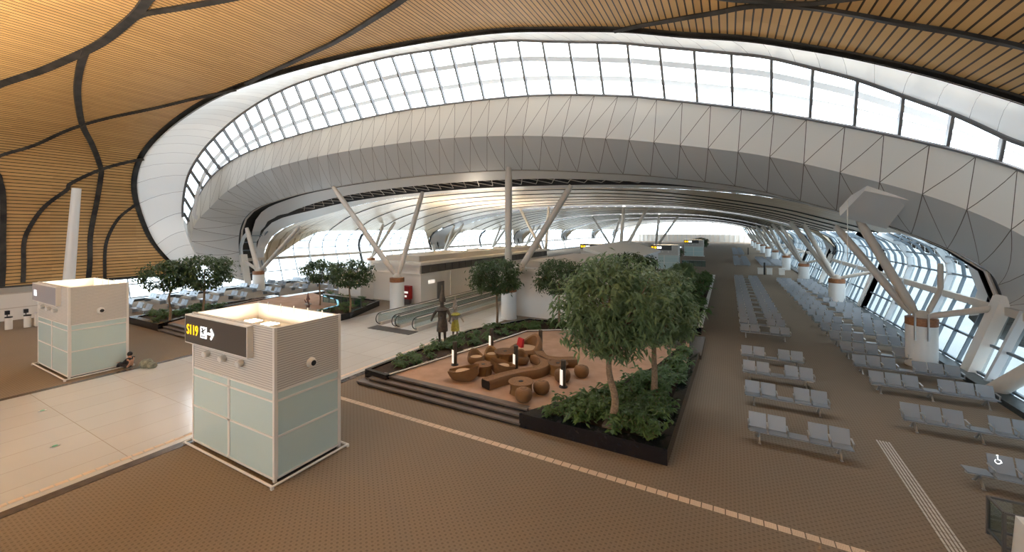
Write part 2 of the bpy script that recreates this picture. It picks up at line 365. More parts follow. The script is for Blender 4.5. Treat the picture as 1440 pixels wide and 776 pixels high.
# vault: the rim profile run back along the hall
i_end = len(C0)
rows = []; uvs = []
P0 = [Vector((p.x, 0, p.z)) for p in C0]; LP = arclen(P0)
for t in [0, .08, .2, .35, .5, .65, .8, 1]:
    r = []; u_ = []
    for i, p in enumerate(C0):
        yb = p.y - .48 + t * (-34 - p.y); r.append(Vector((p.x, yb, p.z + .05))); u_.append((yb, LP[i]))
    rows.append(r); uvs.append(u_)
vault = struct(MB().grid(rows, uvs).build('ceiling', M['wood'], None, True))
# dark shadow gap between timber and white ring
cen = Vector((XC * S, 0, 6 * S))
def inward(p, d):
    q = Vector((cen.x - p.x, 0, cen.z - p.z)).normalized(); return p + q * d
struct(MB().grid([[inward(p, d) + Vector((0, dy, 0)) for p in C0] for d, dy in ((.06, -.5), (-.4, -.5), (-.4, .12), (.0, .12))]).build('trim_4', M['seam'], None, True))
def snap(p):
    best = None
    for a_, b_ in zip(P0, P0[1:]):
        ex, ez = b_.x - a_.x, b_.z - a_.z; t = max(0, min(1, ((p.x - a_.x) * ex + (p.z - a_.z) * ez) / max(1e-9, ex * ex + ez * ez))); x, z = a_.x + t * ex, a_.z + t * ez; d = (x - p.x) ** 2 + (z - p.z) ** 2
        if best is None or d < best[0]: best = (d, x, z)
    return Vector((best[1], p.y, best[2]))
def ribbon(name, pts, width, m, parent=None, n=5, on_vault=True):
    """a dark service joint on the vault: a shallow tray that follows the surface"""
    P = spline([w(*p) for p in pts], n); A = []; B = []
    if on_vault: P = [snap(p) for p in P]
    for i, p in enumerate(P):
        t = (P[min(i + 1, len(P) - 1)] - P[max(i - 1, 0)]).normalized()
        nrm = Vector((cen.x - p.x, 0, cen.z - p.z)).normalized(); s_ = t.cross(nrm).normalized() * width / 2
        q = p + nrm * (.10 if on_vault else .02); A.append(q + s_); B.append(q - s_)
    mb = MB().grid([A, B]); mb.grid([[p + Vector((0, 0, 0)) for p in A], [inward(p, -.5) for p in A]]); mb.grid([[p for p in B], [inward(p, -.5) for p in B]])
    return struct(mb.build(name, m, parent, True))
SEAMS = [
 ([(-15.5, 1.0, 15.9), (-18.2, 5.4, 16), (-20.25, 7.48, 15.99), (-22.03, 7.7, 15.86), (-23.94, 7.88, 15.73), (-26.76, 7.82, 15.33), (-29.1, 7.52, 14.98), (-31.93, 7.0, 14.53), (-33.72, 6.51, 14.24), (-35.43, 6.01, 13.94), (-37.77, 5.4, 13.54), (-40.6, 3.2, 12.6), (-43.2, -2, 10.6)], .62),
 ([(-9, 11.9, 15.2), (-13.5, 11.0, 15.8), (-16.93, 9.96, 15.97), (-19.39, 9.4, 16.0), (-21.7, 8.68, 15.89), (-23.42, 8.03, 15.77), (-24.6, 7.9, 15.66)], .46),
 ([(-28.74, 7.58, 15.03), (-31.24, 8.02, 14.64), (-34.62, 8.8, 14.08), (-38.87, 10.1, 13.2), (-41.35, 11.24, 12.35), (-43.09, 12.19, 10.88), (-43.51, 12.35, 10.04), (-44.07, 12.3, 8.2), (-44.31, 11.97, 5.33), (-44.0, 11.76, 2.0)], .52),
 ([(-44.0, -2, 8.8), (-43.9, 3.2, 9.3), (-43.52, 6.22, 10.0), (-43.07, 7.3, 10.92), (-42.22, 8.7, 12.06), (-39.05, 10.16, 13.13), (-35.11, 12.04, 14.0), (-31.57, 13.3, 14.59), (-28.32, 14.4, 15.1)], .34),
 ([(-27.17, 14.4, 15.27), (-24.43, 14.59, 15.69), (-22.07, 14.59, 15.86), (-19.36, 14.44, 16.0), (-17.84, 14.2, 15.98), (-16.42, 13.9, 15.97), (-13.71, 13.18, 15.81), (-12.21, 12.7, 15.71), (-10.6, 12.02, 15.48), (-8, 10, 15.0), (-5, 6, 14.3)], .42),
 ([(-42.33, 14.52, 11.9), (-43.19, 12.34, 10.68), (-43.79, 10.79, 9.45), (-43.97, 10.61, 8.95), (-44.13, 9.57, 7.67), (-44.31, 8.91, 6.26), (-44.22, 8.56, 4.88), (-43.99, 8.47, 2.22)], .40),
 ([(-41, 0.5, 12.5), (-43, 4.6, 11), (-43.56, 7.03, 9.92), (-43.93, 7.45, 9.17), (-44.1, 7.63, 7.92), (-44.32, 7.64, 5.41), (-44.0, 7.52, 1.99)], .5),
 ([(-44.09, 14.65, 8.04), (-44.23, 13.64, 6.88), (-44.3, 12.99, 5.31), (-44.02, 12.7, 3.83), (-44.0, 12.7, 1.9)], .34),
 ([(-4.03, 16.23, 14.01), (-2.77, 15.47, 13.61), (-1.36, 14.64, 13.14), (-0.28, 14.14, 12.81), (0.65, 13.65, 12.52), (1.77, 13.44, 12.09), (2.8, 13.5, 11.65), (3.76, 13.56, 11.22), (4.61, 13.51, 10.8), (5.4, 13.52, 10.39), (5.91, 13.54, 10.12), (7.0, 13.7, 9.5), (8.6, 13.2, 8.6), (9.8, 11, 7)], .26),
 ([(-4, 8, 14.0), (-2.5, 11, 13.4), (-0.72, 12.92, 12.94), (0.05, 13.37, 12.71), (1.64, 13.28, 12.14), (2.47, 12.86, 11.8), (3.36, 12.19, 11.41), (5, 10.5, 10.6), (6.5, 8, 9.8)], .2)]
for i, (p, wd) in enumerate(SEAMS): ribbon('trim_%d' % (5 + i), p, wd * .74, M['seam'])
# ring of white cladding, the fascia and the soffit
band('wall_ring', C0, C1, M['funnel'], 4, .3)
band('wall_fascia', C2, C3, M['fascia'], 2)
band('wall_soffit', C3, C4, M['soffit'], 4, -.15)
# the skylight: glass between the ring and the fascia, fins and louvre beams
i0, i1 = 2 * NS, 22 * NS
win = struct(empty('window_1', (C1[60].x, C1[60].y, 0)))
off = Vector(win.location)
band('wall_ring_foot', C1[:i0 + 1], C2[:i0 + 1], M['funnel'], 1)
band('wall_ring_foot', C1[i1:], C2[i1:], M['funnel'], 1)
def rel(P): return [p - off for p in P]
struct(MB().grid([rel(C1[i0:i1 + 1]), rel(C2[i0:i1 + 1])]).build('pane', M['sglass'], win))
struct(MB().tube(rel(C1[i0:i1 + 1]), .13, 6).build('top_rail', M['dmull'], win))
struct(MB().tube(rel([p + Vector((0, -.02, .04)) for p in C2[i0:i1 + 1]]), .09, 6).build('bottom_rail', M['dmull'], win))
LA = arclen(C1); q = LA[i0] + .4
while q < LA[i1]:
    a, fi = at(C1, LA, q); k = int(fi); b_ = C2[k].lerp(C2[min(k + 1, len(C2) - 1)], fi - k)
    outn = Vector((0, .22, .16))
    tt = (C1[min(k + 1, len(C1) - 1)] - C1[k])
    tt = tt.normalized() * .07
    a_, bb = a - off, b_ - off
    mb = MB().hexa([a_ - tt, a_ + tt, a_ + tt + outn, a_ - tt + outn, bb - tt, bb + tt, bb + tt + outn, bb - tt + outn])
    mb.tube([a_ + Vector((0, .05, 0)), bb + Vector((0, .05, 0))], .05, 6)
    struct(mb.build('mullion', M['dmull'], win))
    q += 1.9
for t in (.34, .7):
    P = [a.lerp(b_, t) + Vector((0, .8, .55)) - off for a, b_ in zip(C1[i0:i1 + 1], C2[i0:i1 + 1])]
    Q = [p + Vector((0, .3, -.22)) for p in P]
    struct(MB().grid([P, Q, [p + Vector((0, .08, .06)) for p in Q], [p + Vector((0, .08, .06)) for p in P]]).build('louvre', M['roofgrey'], win, True))

# ------------------------------------------------------------------ concourse vault beyond the arch
HALF = [(27.0, 2.4), (27.3, 3.0), (27.4, 3.7), (27.3, 4.3), (26.8, 5.1), (25.8, 5.75), (23, 6.65), (20, 7.5), (15, 8.4), (10, 8.9), (5, 9.12), (0, 9.2)]
HS = spline([Vector((a, 0, b_)) for a, b_ in HALF], 4)
PROF = [Vector((XC - p.x, 0, p.z)) for p in HS] + [Vector((XC + p.x, 0, p.z)) for p in HS[::-1][1:]]
PL = arclen(PROF); TOT = PL[-1]
def prof(t): return at(PROF, PL, max(0, min(1, t)) * TOT)[0]
t57 = 0
while prof(t57).z < 5.75: t57 += .002
PITCH = 30.5
rings = [24 + PITCH * k for k in range(6)]
N = 48
for k, y0 in enumerate(rings):
    first = k == 0
    def ringrow(dy, lift, base4=False):
        r = []
        for i in range(N + 1):
            t = i / N; p = prof(t); r.append(w(p.x, y0 + dy, p.z + lift * math.sin(math.pi * t) ** .6))
        return r
    if first:
        A = [at(C4, arclen(C4), arclen(C4)[-1] * i / N)[0] for i in range(N + 1)]
        rows = [A]
        P1 = ringrow(0, 0)
        def mixrow(f, dy, lift=0): return [Vector((a.x + (b_.x - a.x) * f, (24 + dy) * S if dy else a.y, a.z + (b_.z - a.z) * f + lift)) for a, b_ in zip(A, P1)]
        G1 = mixrow(.0, .45)
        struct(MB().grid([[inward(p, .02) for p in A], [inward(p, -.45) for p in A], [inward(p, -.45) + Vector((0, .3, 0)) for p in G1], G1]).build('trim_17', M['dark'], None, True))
        struct(MB().tube([inward(p, .05) + Vector((0, .3, .12)) for p in A], .11, 8).build('trim_18', M['tube'], None, True))
        W0, W1 = G1, mixrow(.5, 1.7); W2 = None
    else:
        W0, W1 = ringrow(-.9, -.18), ringrow(.9, -.2)
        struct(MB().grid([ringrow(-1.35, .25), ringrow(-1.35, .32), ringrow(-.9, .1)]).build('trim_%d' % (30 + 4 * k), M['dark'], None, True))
    struct(MB().grid([W0, W1]).build('ceiling_ring', M['roofgrey'], None, True))
    # lens-shaped dark opening with a lattice truss
    def tap(t): return .22 + .78 * sm(t / .2) if t < .5 else .04 + .96 * sm((.9 - t) / .3)
    if first: W1 = [W0[i].lerp(W1[i], tap(i / N)) for i in range(N + 1)]
    H1 = []; H2 = []; END = 4.0 if first else 3.0
    for i in range(N + 1):
        t = i / N; lens = max(0, math.sin(math.pi * (t - .12) / .76)) ** .7 if .12 < t < .88 else 0
        p = W1[i]; yy = p.y + lens * (1.5 if first else 1.1) * S; f = (yy / S - y0) / END; e_ = prof(t)
        H1.append(p); H2.append(Vector((p.x + (e_.x * S - p.x) * f, yy, p.z + (e_.z * S - p.z) * f)))
    W3 = ringrow(END, 0)
    if first: W3 = [H2[i].lerp(W3[i], tap(i / N)) for i in range(N + 1)]
    up = [Vector((p.x, (p.y + q_.y) / 2, p.z + .9)) for p, q_ in zip(H1, H2)]
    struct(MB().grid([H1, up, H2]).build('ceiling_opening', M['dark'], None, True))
    struct(MB().grid([H2, W3]).build('ceiling_rim', M['roofgrey'], None, True))
    if k < 4:
        mb = MB(); n_ = 60
        for i in range(8, N - 8):
            a, b_ = H1[i] + Vector((0, .1, .18)), H2[i + 1] + Vector((0, -.1, .18)); mb.tube([a, b_], .035, 5); mb.tube([H2[i] + Vector((0, -.1, .18)), H1[i + 1] + Vector((0, .1, .18))], .035, 5)
        struct(mb.build('ceiling_truss', M['tube'], None, False))
    # slatted ceiling to the next ring
    ya, yb = y0 + END, y0 + PITCH - 1.35
    rows = []; uvs = []; ny = 16
    for j in range(ny + 1):
        yy = ya + (yb - ya) * j / ny; ph = (yy - y0) / PITCH; tl = t57 * min(sm((ph - .08) / .2), sm((1 - ph) / .14)); tr_ = t57 * min(sm((ph - .02) / .12), sm((1 - ph) / .1)); r = []; u_ = []
        for i in range(N + 1):
            t = tl + (1 - tl - tr_) * i / N; p = prof(t); r.append(w(p.x, yy, p.z)); u_.append((t * TOT * S, yy * S))
        if j == 0:
            for i in range(N + 1):
                q_ = (tl + (1 - tl - tr_) * i / N) * N; i_ = min(int(q_), N - 1); r[i] = W3[i_].lerp(W3[i_ + 1], q_ - i_)
        rows.append(r); uvs.append(u_)
    struct(MB().grid(rows, uvs).build('ceiling_bay', M['wood2'] , None, True))
    if k < 4:
        for s_, (a0, a1) in enumerate([(5.2, 10), (9.0, 14), (13, 17.8), (17, 21.4), (21, 24.8), (25, 27.6)]):
            P = []
            for i in range(N + 1):
                t = t57 + .004 + (1 - 2 * t57 - .008) * i / N; p = prof(t); f = abs(t - .5) * 2; P.append((p.x, y0 + a0 + (a1 - a0) * f ** 2.2, p.z - .04))
            ribbon('ceiling_seam', P, .16, M['seam'], None, 1, False)
struct(MB().box(-57.2, 14, -34.2, -34.1, 11, 22).build('window_back', M['sglass']))
struct(MB().box(-57.2, 14, -34.4, -34, 0, 11).build('wall_back', mat('beige back wall', (170, 160, 148), .7)))
# closing wall far away
wf = struct(empty('window_far', w(-17.5, 206.5, 0)))
for k in range(27): struct(MB().box((-26 + 2 * k) * S - .15, (-26 + 2 * k) * S + .15, 0, .3, 0, 11.5).build('mullion', M['mullionw'], wf))
struct(MB().box(-57, 11.5, 207 * S, 207 * S + .3, 0, 4.5).build('wall_far', M['white']))

# ------------------------------------------------------------------ glazed facades
FAC = [(26.2, 0), (26.55, 1.0), (26.85, 1.9), (27.2, 2.9), (27.42, 3.7), (27.36, 4.3), (26.9, 5.1), (25.9, 5.75)]
def fac(side, z):
    for (a, za), (b_, zb) in zip(FAC, FAC[1:]):
        if z <= zb: return XC + side * (a + (b_ - a) * (z - za) / (zb - za) + .12)
    return XC + side * 26
TR = [.25, 1.35, 2.75, 3.75, 4.6, 5.3]
def window(n, side, ya, yb, step, top=5.75, rib=True):
    o = struct(empty('window_%d' % n, w(fac(side, 0), ya, 0))); of = Vector(o.location)
    zs = [z for a, z in FAC if z < top] + [top]
    rows = [[w(fac(side, z), ya, z) - of, w(fac(side, z), yb, z) - of] for z in zs]
    struct(MB().grid(rows).build('pane', M['tint' if side > 0 else 'glass'], o))
    m = round((yb - ya) / step)
    for i in range(m + 1):
        yy = ya + (yb - ya) * i / m
        P = [w(fac(side, z) - side * .08, yy, z) - of for z in zs]
        big = rib and i % 4 == 0
        mb = MB()
        for a, b_ in zip(P, P[1:]): mb.bar(a, b_, .22 if big else .09, .42 if big else .16, (side, 0, .3))
        struct(mb.build('rib' if big else 'mullion', M['mullionw'] if big else M['mullion'], o))
    for z in TR:
        if z < top:
            x = fac(side, z) - side * .06; bgz = abs(z - 2.75) < .01
            struct(MB().bar(w(x, ya, z) - of, w(x, yb, z) - of, .12 if not bgz else .3, .12 if not bgz else .42).build('transom', M['mullion'] if not bgz else M['tube'], o))
    struct(MB().bar(w(fac(side, 0) - side * .35, ya, .1) - of, w(fac(side, 0) - side * .35, yb, .1) - of, .7, .26).build('sill', M['sill'], o))
n = 2
for k in range(11):
    ya = 23.4 + 15.25 * k
    if k < 6: window(n, 1, ya, ya + 15.25, 1.27); n += 1; window(n, -1, ya, ya + 15.25, 1.9); n += 1
    else: window(n, 1, ya, ya + 15.25, 3.8, rib=False); n += 1; window(n, -1, ya, ya + 15.25, 3.8, rib=False); n += 1
window(n, 1, 12, 23.4, 1.27, 2.9); n += 1
window(n, 1, -20, 12, 1.6, 2.9); n += 1
window(n, -1, 9.6, 23.4, 2.3, 2.2); n += 1
# white raking box legs at the ring feet
for k, y0 in enumerate(rings[:4]):
    for sd in (1, -1):
        o = MB().bar(w(XC + sd * 26.2, y0 - .6, 0), w(XC + sd * 27.25, y0 - .5, 3.3), .55, .8, (0, 1, 0)).build('wall_leg', M['white']); struct(o)
for y0 in (39, 69.5):
    struct(MB().bar(w(XC + 26.2, y0, 0), w(XC + 27.1, y0, 2.9), .4, .9, (0, 1, 0)).build('wall_leg', M['white']))
br = MB().tube([w(8.35, 21.1, 0), w(10.0, 18.2, 3.6)], .33, 16).build('brace_tube', M['tube'], None, True)
tag(br, 'thick grey steel tube leaning from the floor by the near windows', 'brace')
# brown perforated sunscreen outside the right glazing
e = empty('sunscreen', w(10.2, 24.4, 3.2), 0, 'brown slotted sunscreen curving outside the right hand glazing', 'sunscreen')
of = Vector(e.location)
for rr in range(6):
    mb = MB(); m_ = 24
    for i in range(m_):
        f = i / m_ + (rr % 2) * .02; f2 = f + .031
        def pt(ff): 
            zz = 3.25 + 2.1 * ff ** .7 + rr * (.26 - .12 * ff); return w(fac(1, min(zz, 5.6)) + .25, 24.2 + 12 * ff, zz) - of
        mb.bar(pt(f), pt(f2), .05, .17)
    mb.build('slat_row', M['screen'], e)
# left side below the timber wall: service wall and white partition
struct(MB().box(-43.2 * S, -43.0 * S, -20 * S, 9.4 * S, 0, 2.0 * S).build('wall_left', mat('white wall greyed for shade', (168, 163, 156), .6)))  # white wall, its shade put into the grey colour
struct(MB().box(-44.0 * S, -43.7 * S, -20 * S, 18 * S, 1.86 * S, 2.05 * S).build('trim_60', M['seam']))

# ------------------------------------------------------------------ columns with branching tubes
def column(x, y, arms, label, rods=True, group=None, z=2.12):
    c = empty('branching_column', w(x, y, 0), 0, label, 'column', group); of = Vector(c.location)
    MB().lathe([(.70, 0), (.70, .12), (.68, .14), (.68, (z - .32) * S)], 32).build('drum', M['column'], c, True)
    MB().lathe([(.685, (z - .32) * S), (.7, (z - .31) * S), (.7, z * S), (.56, z * S + .02)], 32).build('timber_band', M['brownband'], c, True)
    mb = MB().lathe([(.4, z * S), (.34, z * S + .25), (.16, z * S + .4)], 16); mb.build('joint', M['tube'], c, True)
    for p0, p1, r in arms:
        a = w(*p0) - of; b_ = w(*p1) - of; mb = MB(); mb.tube([a, a.lerp(b_, .04), a.lerp(b_, .12), a.lerp(b_, .9), b_], [r * .55, r * .7, r, r, r * .75], 16)
        mb.build('arm', M['tube'], c, True)
    if rods:
        for dx in (-.5, .05): MB().tube([(dx, -.76, (z - .9) * S), (dx, -.76, (z + .25) * S)], .05, 8).build('conduit', M['leg'], c)
    return c
ords = ['nearest', 'second', 'third', 'fourth', 'fifth', 'sixth', 'seventh', 'eighth', 'ninth', 'tenth']
for k in range(10):
    y = 24 + 15.6 * k; zt = 2.2
    big = k % 2 == 0
    arms = [((7.3, y, zt), (5.3, y - .1, 6.4), .235), ((7.2, y + .25, zt), (4.75, y + 1.6, 6.15), .22), ((7.6, y - .1, zt), (9.75, y - .4, 2.85), .17)]
    if k == 0: arms += [((7.7, y + .15, zt + .1), (8.15, y + .3, 3.35), .13), ((8.15, y + .3, 3.3), (8.15, y + .3, 4.5), .13)]
    else: arms[1] = ((7.2, y + .1, zt), (4.5, y + .6, 6.6), .24)
    column(7.45, y, arms, 'white drum column with slanting steel tubes, %s along the right glazing' % ords[k], k == 0)
    if k < 5:
        yl = 22.9 + 15.6 * k
        column(2 * XC - 7.45 + 1.6 if k == 0 else 2 * XC - 7.45, yl, [((-40.95, yl, zt - .3), (-42.75, yl - .1, 6.1), .27), ((-40.7, yl + .1, zt - .3), (-35.3, yl + .6, 5.9 + (1.2 if k else .3)), .25), ((-41.1, yl, zt - .2), (-43.9, yl + .3, 2.7), .2)] if k == 0 else
               [((-42.3, yl, zt), (-40.2, yl, 6.6), .27), ((-42.2, yl, zt), (-38.9, yl + .8, 6.9), .25)], 'white drum column with slanting steel tubes, %s along the left glazing' % ords[k], False, None, 1.85 if k == 0 else 2.12)
mid = [(-21.95, 22.4, [((-22.1, 22.4, 2.5), (-29.8, 22.9, 9.6), .27), ((-21.9, 22.5, 2.5), (-21.9, 25.2, 9.0), .25)], 'white column in front of the service block, two tubes branching from its top', 2.35),
       (-13.0, 23.6, [((-13.05, 23.6, 2.4), (-13.1, 23.75, 10.2), .31), ((-12.8, 23.7, 2.4), (-9.2, 25.3, 8.9), .28)], 'white column behind the planter with an upright tube and a leaning one', 2.12),
       (-21.9, 50.0, [((-21.9, 50, 2.2), (-26.5, 51.5, 8.9), .26), ((-21.9, 50, 2.2), (-21.5, 50.3, 9.1), .25)], 'white column behind the long service block with branching tubes', 2.1),
       (-13.0, 55.0, [((-13, 55, 2.2), (-12.6, 55.5, 9.2), .3), ((-12.9, 55, 2.2), (-9.6, 56.5, 9.0), .28)], 'white branching column at mid distance behind the trees', 2.1),
       (-21.9, 85.0, [((-21.9, 85, 2.2), (-26.5, 86, 8.9), .26), ((-21.9, 85, 2.2), (-20, 85.5, 9.1), .25)], 'white branching column far off on the left of the walkway', 2.1),
       (-13.0, 85.0, [((-13, 85, 2.2), (-12.3, 85.5, 9.2), .3), ((-12.9, 85, 2.2), (-8.6, 86.5, 9.0), .28)], 'white branching column far off on the right of the walkway', 2.1)]
for x, y, arms, lb, z in mid: column(x, y, arms, lb, False, None, z)
po = MB().tube([w(-42.35, 10.3, 0), w(-42.35, 10.3, 1.9), w(-42.3, 10.7, 9.0)], [.42, .42, .33], 20).build('leaning_column', M['column'], None, True)
tag(po, 'tall plain white column against the timber wall behind the far kiosk', 'column')
# access panel hanging below the soffit
e = empty('soffit_bracket', w(5.2, 21.7, 7.05), 0, 'white wedge shaped panel box hanging under the arch soffit', 'panel box'); of = Vector(e.location)
p = [w(4.35, 22.6, 6.55), w(6.0, 22.9, 6.0), w(6.05, 20.6, 7.1), w(4.75, 20.5, 7.55)]
MB().hexa([q - of for q in p] + [q - of + Vector((0, .05, .5)) for q in p]).build('casing', M['roofgrey'], e)
MB().bar(w(4.75, 20.46, 7.62) - of, w(6.05, 20.5, 7.2) - of, .12, .32).build('front_lip', M['white'], e)
tag(MB().tube([w(4.4, 21.5, 7.2), w(4.4, 21.5, 4.7)], .018, 6).build('hanging_rod', M['white']), 'thin white rod hanging under the arch beside the slanting tubes', 'rod')

# ------------------------------------------------------------------ gate kiosks
def text(body, size, m, parent, loc, rot, name='lettering', ext=.01):
    cu = bpy.data.curves.new(name, 'FONT'); cu.body = body; cu.size = size; cu.extrude = ext; cu.align_x = 'LEFT'
    o = bpy.data.objects.new(name, cu); col.objects.link(o); dg = bpy.context.evaluated_depsgraph_get()
    me = bpy.data.meshes.new_from_object(o.evaluated_get(dg)); bpy.data.objects.remove(o); me.materials.clear(); me.materials.append(m)
    r = bpy.data.objects.new(name, me); col.objects.link(r); r.parent = parent; r.location = loc; r.rotation_euler = rot; return r
KW, KD, KH = 3.84 * S, 1.83 * S, 3.66 * S
def kiosk(x0, y0, label, sign='S119', lit=True, lamp='lampglow'):
    """x0, y0: the front left corner on the grid; front faces -Y"""
    k = empty('gate_kiosk', w(x0, y0, 0), 0, label, 'kiosk')
    z1, z2, z3 = .1 * S, 1.07 * S, 2.15 * S
    MB().box(.1, KW - .1, .1, KD - .1, 0, .16).build('plinth', M['black'], k)
    # ribbed upper walls: four slabs round an open top
    mb = MB(); t = .1
    mb.box(.05, KW - .05, .02, t, z3, KH); mb.box(.05, KW - .05, KD - t, KD - .02, z3, KH); mb.box(.02, t, .05, KD - .05, z3, KH); mb.box(KW - t, KW - .02, .05, KD - .05, z3, KH)
    mb.build('ribbed_wall', M['ribs'], k)
    mb = MB(); mb.box(t, KW - t, t, t + .02, KH - .62, KH); mb.box(t, KW - t, KD - t - .02, KD - t, KH - .62, KH); mb.box(t, t + .02, t, KD - t, KH - .62, KH); mb.box(KW - t - .02, KW - t, t, KD - t, KH - .62, KH)
    mb.box(t, KW - t, t, KD - t, KH - .66, KH - .62); mb.build('inner_lining', M['white'], k)
    for (cx, cy) in ((0, 0), (KW, 0), (0, KD), (KW, KD)): MB().box(cx - .09 if cx else 0, cx if cx else .09, cy - .09 if cy else 0, cy if cy else .09, .05, KH + .02).build('corner_post', M['white'], k)
    for a in ('f', 'b'):
        ya, yb = (0.015, .05) if a == 'f' else (KD - .05, KD - .015)
        for xa, xb in ((.09, KW * .475), (KW * .5, KW - .09)):
            MB().box(xa, xb, ya, yb, z1 + .05, z3 - .02).build('glass_panel', M['frost'], k)
        mb = MB()
        for zz in (z1, z2, z3 - .3, z3 - .02): mb.box(.09, KW - .09, ya - .02, yb + .01, zz, zz + .06)
        mb.box(KW * .475, KW * .5, ya - .02, yb + .01, z1, z3); mb.build('rail_frame', M['white'], k)
    for xa, xb in ((.015, .05), (KW - .05, KW - .015)):
        MB().box(xa, xb, .09, KD - .09, z1 + .05, z3 - .02).build('glass_panel', M['frost'], k)
        mb = MB()
        for zz in (z1, z2, z3 - .3, z3 - .02): mb.box(xa - .02, xb + .02, .09, KD - .09, zz, zz + .06)
        for yy in (.09, KD - .12): mb.box(xa - .02, xb + .02, yy, yy + .03, z1, z3 + .04)
        mb.build('rail_frame', M['white'], k)
    P = [(-.16, -.16, .09), (KW + .16, -.16, .09), (KW + .16, KD + .16, .09), (-.16, KD + .16, .09), (-.16, -.16, .09)]
    mb = MB()
    for a, b_ in zip(P, P[1:]): mb.tube([a, b_], .035, 8)
    for a in P[:4]: mb.box(a[0] - .04, a[0] + .04, a[1] - .04, a[1] + .04, 0, .1)
    mb.build('bumper_rail', M['white'], k, True)
    # sign box
    sx0, sx1, sz0, sz1 = -.12, KW * .77, 2.86 * S, 3.64 * S
    sb = MB().box(sx0, sx1, -.17, .02, sz0, sz1).build('sign_box', M['white'], k)
    MB().box(sx0 + .04, sx1 - .04, -.18, -.165, sz0 + .04, sz1 - .04).build('sign_face', M['signface'] if sign != 'Hi' else M['bluesign'], sb)
    if sign == 'S119':
        text('S119', .5, M['letter'], sb, (.04, -.185, 3.12 * S), (R(90), 0, 0)).scale = (.82, 1, 1)
        MB().box(1.02, 1.42, -.195, -.18, 3.1 * S, 3.4 * S).build('pictogram', M['wletter'], sb)
        mb = MB(); cx, cz = 1.22, 3.28 * S
        mb.bar((cx - .14, -.2, cz - .04), (cx + .15, -.2, cz + .09), .02, .04); mb.bar((cx - .02, -.2, cz + .02), (cx + .02, -.2, cz - .08), .02, .06); mb.bar((cx, -.2, cz + .03), (cx - .09, -.2, cz + .12), .02, .05); mb.bar((cx - .14, -.2, cz - .17), (cx + .14, -.2, cz - .17), .02, .03)
        mb.build('aeroplane', M['black'], sb)
        mb = MB(); cx, cz = 1.5, 3.25 * S
        mb.bar((cx, -.19, cz), (cx + .32, -.19, cz), .02, .075); mb.bar((cx + .36, -.19, cz - .015), (cx + .2, -.19, cz + .17), .02, .08); mb.bar((cx + .36, -.19, cz + .015), (cx + .2, -.19, cz - .17), .02, .08)
        mb.build('arrow', M['wletter'], sb)
    elif sign == 'Hi':
        text('Hi', .5, M['wletter'], sb, (.25, -.185, 3.1 * S), (R(90), 0, 0))
    else:
        for xa, m_ in ((.1, 'letter'), (.65, 'letter'), (1.15, 'wletter'), (1.6, 'wletter')): MB().box(xa, xa + .38, -.195, -.18, 3.1 * S, 3.42 * S).build('pictogram', M[m_], sb)
    # air nozzles
    for xx in (.34, .55, .76) if True else (): 
        mb = MB(); c = Vector((KW * (xx - .12), .02, 2.66 * S)); d = Vector((.25, -1, -.1)).normalized()
        mb.tube([c, c + d * .08, c + d * .18, c + d * .2, c + d * .1], [.11, .12, .105, .085, .07], 16); mb.build('nozzle', M['white'], k, True)
    mb = MB(); c = Vector((KW - .02, KD * .52, 2.6 * S)); d = Vector((1, 0, 0)); mb.tube([c, c + d * .05, c + d * .13, c + d * .14], [.17, .155, .12, .1], 20); nz = mb.build('nozzle', M['white'], k, True)
    MB().tube([c + d * .139, c + d * .146], .09, 20).build('mouth', M['black'], nz)
    # lamps in the open top
    if lit:
        for i in range(4):
            for j in range(2):
                lx, ly = KW * (.17 + .22 * i), KD * (.3 + .4 * j)
                MB().box(lx - .3, lx + .3, ly - .22, ly + .22, KH - .62, KH - .53).build('uplight', M['white'], k)
                MB().box(lx - .27, lx + .27, ly - .19, ly + .19, KH - .53, KH - .52).build('diffuser', M[lamp], k)
    for i in range(1, 6): MB().box(KW * i / 6 - .012, KW * i / 6 + .012, KD - .14, KD - .11, KH - .3, KH + .1).build('top_pin', M['leg'], k)
    return k
kiosk(-13.2, 5.6, 'white ribbed gate kiosk with a dark S119 sign and green glass panels')
kiosk(-26.9, 5.6, 'gate kiosk with a grey sign across the tile path, frosted lower panels', 'Hi')
kiosk(-10.2, 62.5, 'distant gate kiosk with a black and yellow sign behind the trees', 'far')
kiosk(-20.6, 61.0, 'distant gate kiosk with a yellow sign left of the walkway', 'far')
kiosk(-8.6, 96, 'far off small gate kiosk with a dark sign by the aisle', 'far')
for x0, y0, l in ((-13.2, -6.5, 'unseen kiosk with added fill lamps behind the viewpoint beside the tile path'), (-26.9, -6.5, 'unseen kiosk with added fill lamps behind the viewpoint on the far side')):  # out of view, added with boosted lamps to light the vault
    kiosk(x0, y0, l, 'far', True, 'backfill_glow')

# ------------------------------------------------------------------ planted islands
def foliage_mesh(name, m, centres, per, L, W_, droop, rnd, spread=.16):
    mb = MB()
    for c in centres:
        c = Vector(c)
        for k in range(per):
            a = rnd.uniform(0, 2 * math.pi); el = rnd.uniform(-droop, .5 - droop * .3); d = Vector((math.cos(a) * math.cos(el), math.sin(a) * math.cos(el), math.sin(el)))
            ll = L * rnd.uniform(.7, 1.25); o = c + Vector((rnd.gauss(0, spread), rnd.gauss(0, spread), rnd.gauss(0, spread * .7))); s_ = d.cross(Vector((0, 0, 1))).normalized() * W_ * rnd.uniform(.8, 1.2) / 2
            md = o + d * ll * .5; tip = o + d * ll - Vector((0, 0, ll * .25)); dn = Vector((0, 0, -.02))
            mb.add([o, md + s_ + dn, tip, md - s_ + dn, md + Vector((0, 0, .015))], [(0, 1, 4), (1, 2, 4), (2, 3, 4), (3, 0, 4)])
    return mb.mesh(name, m)
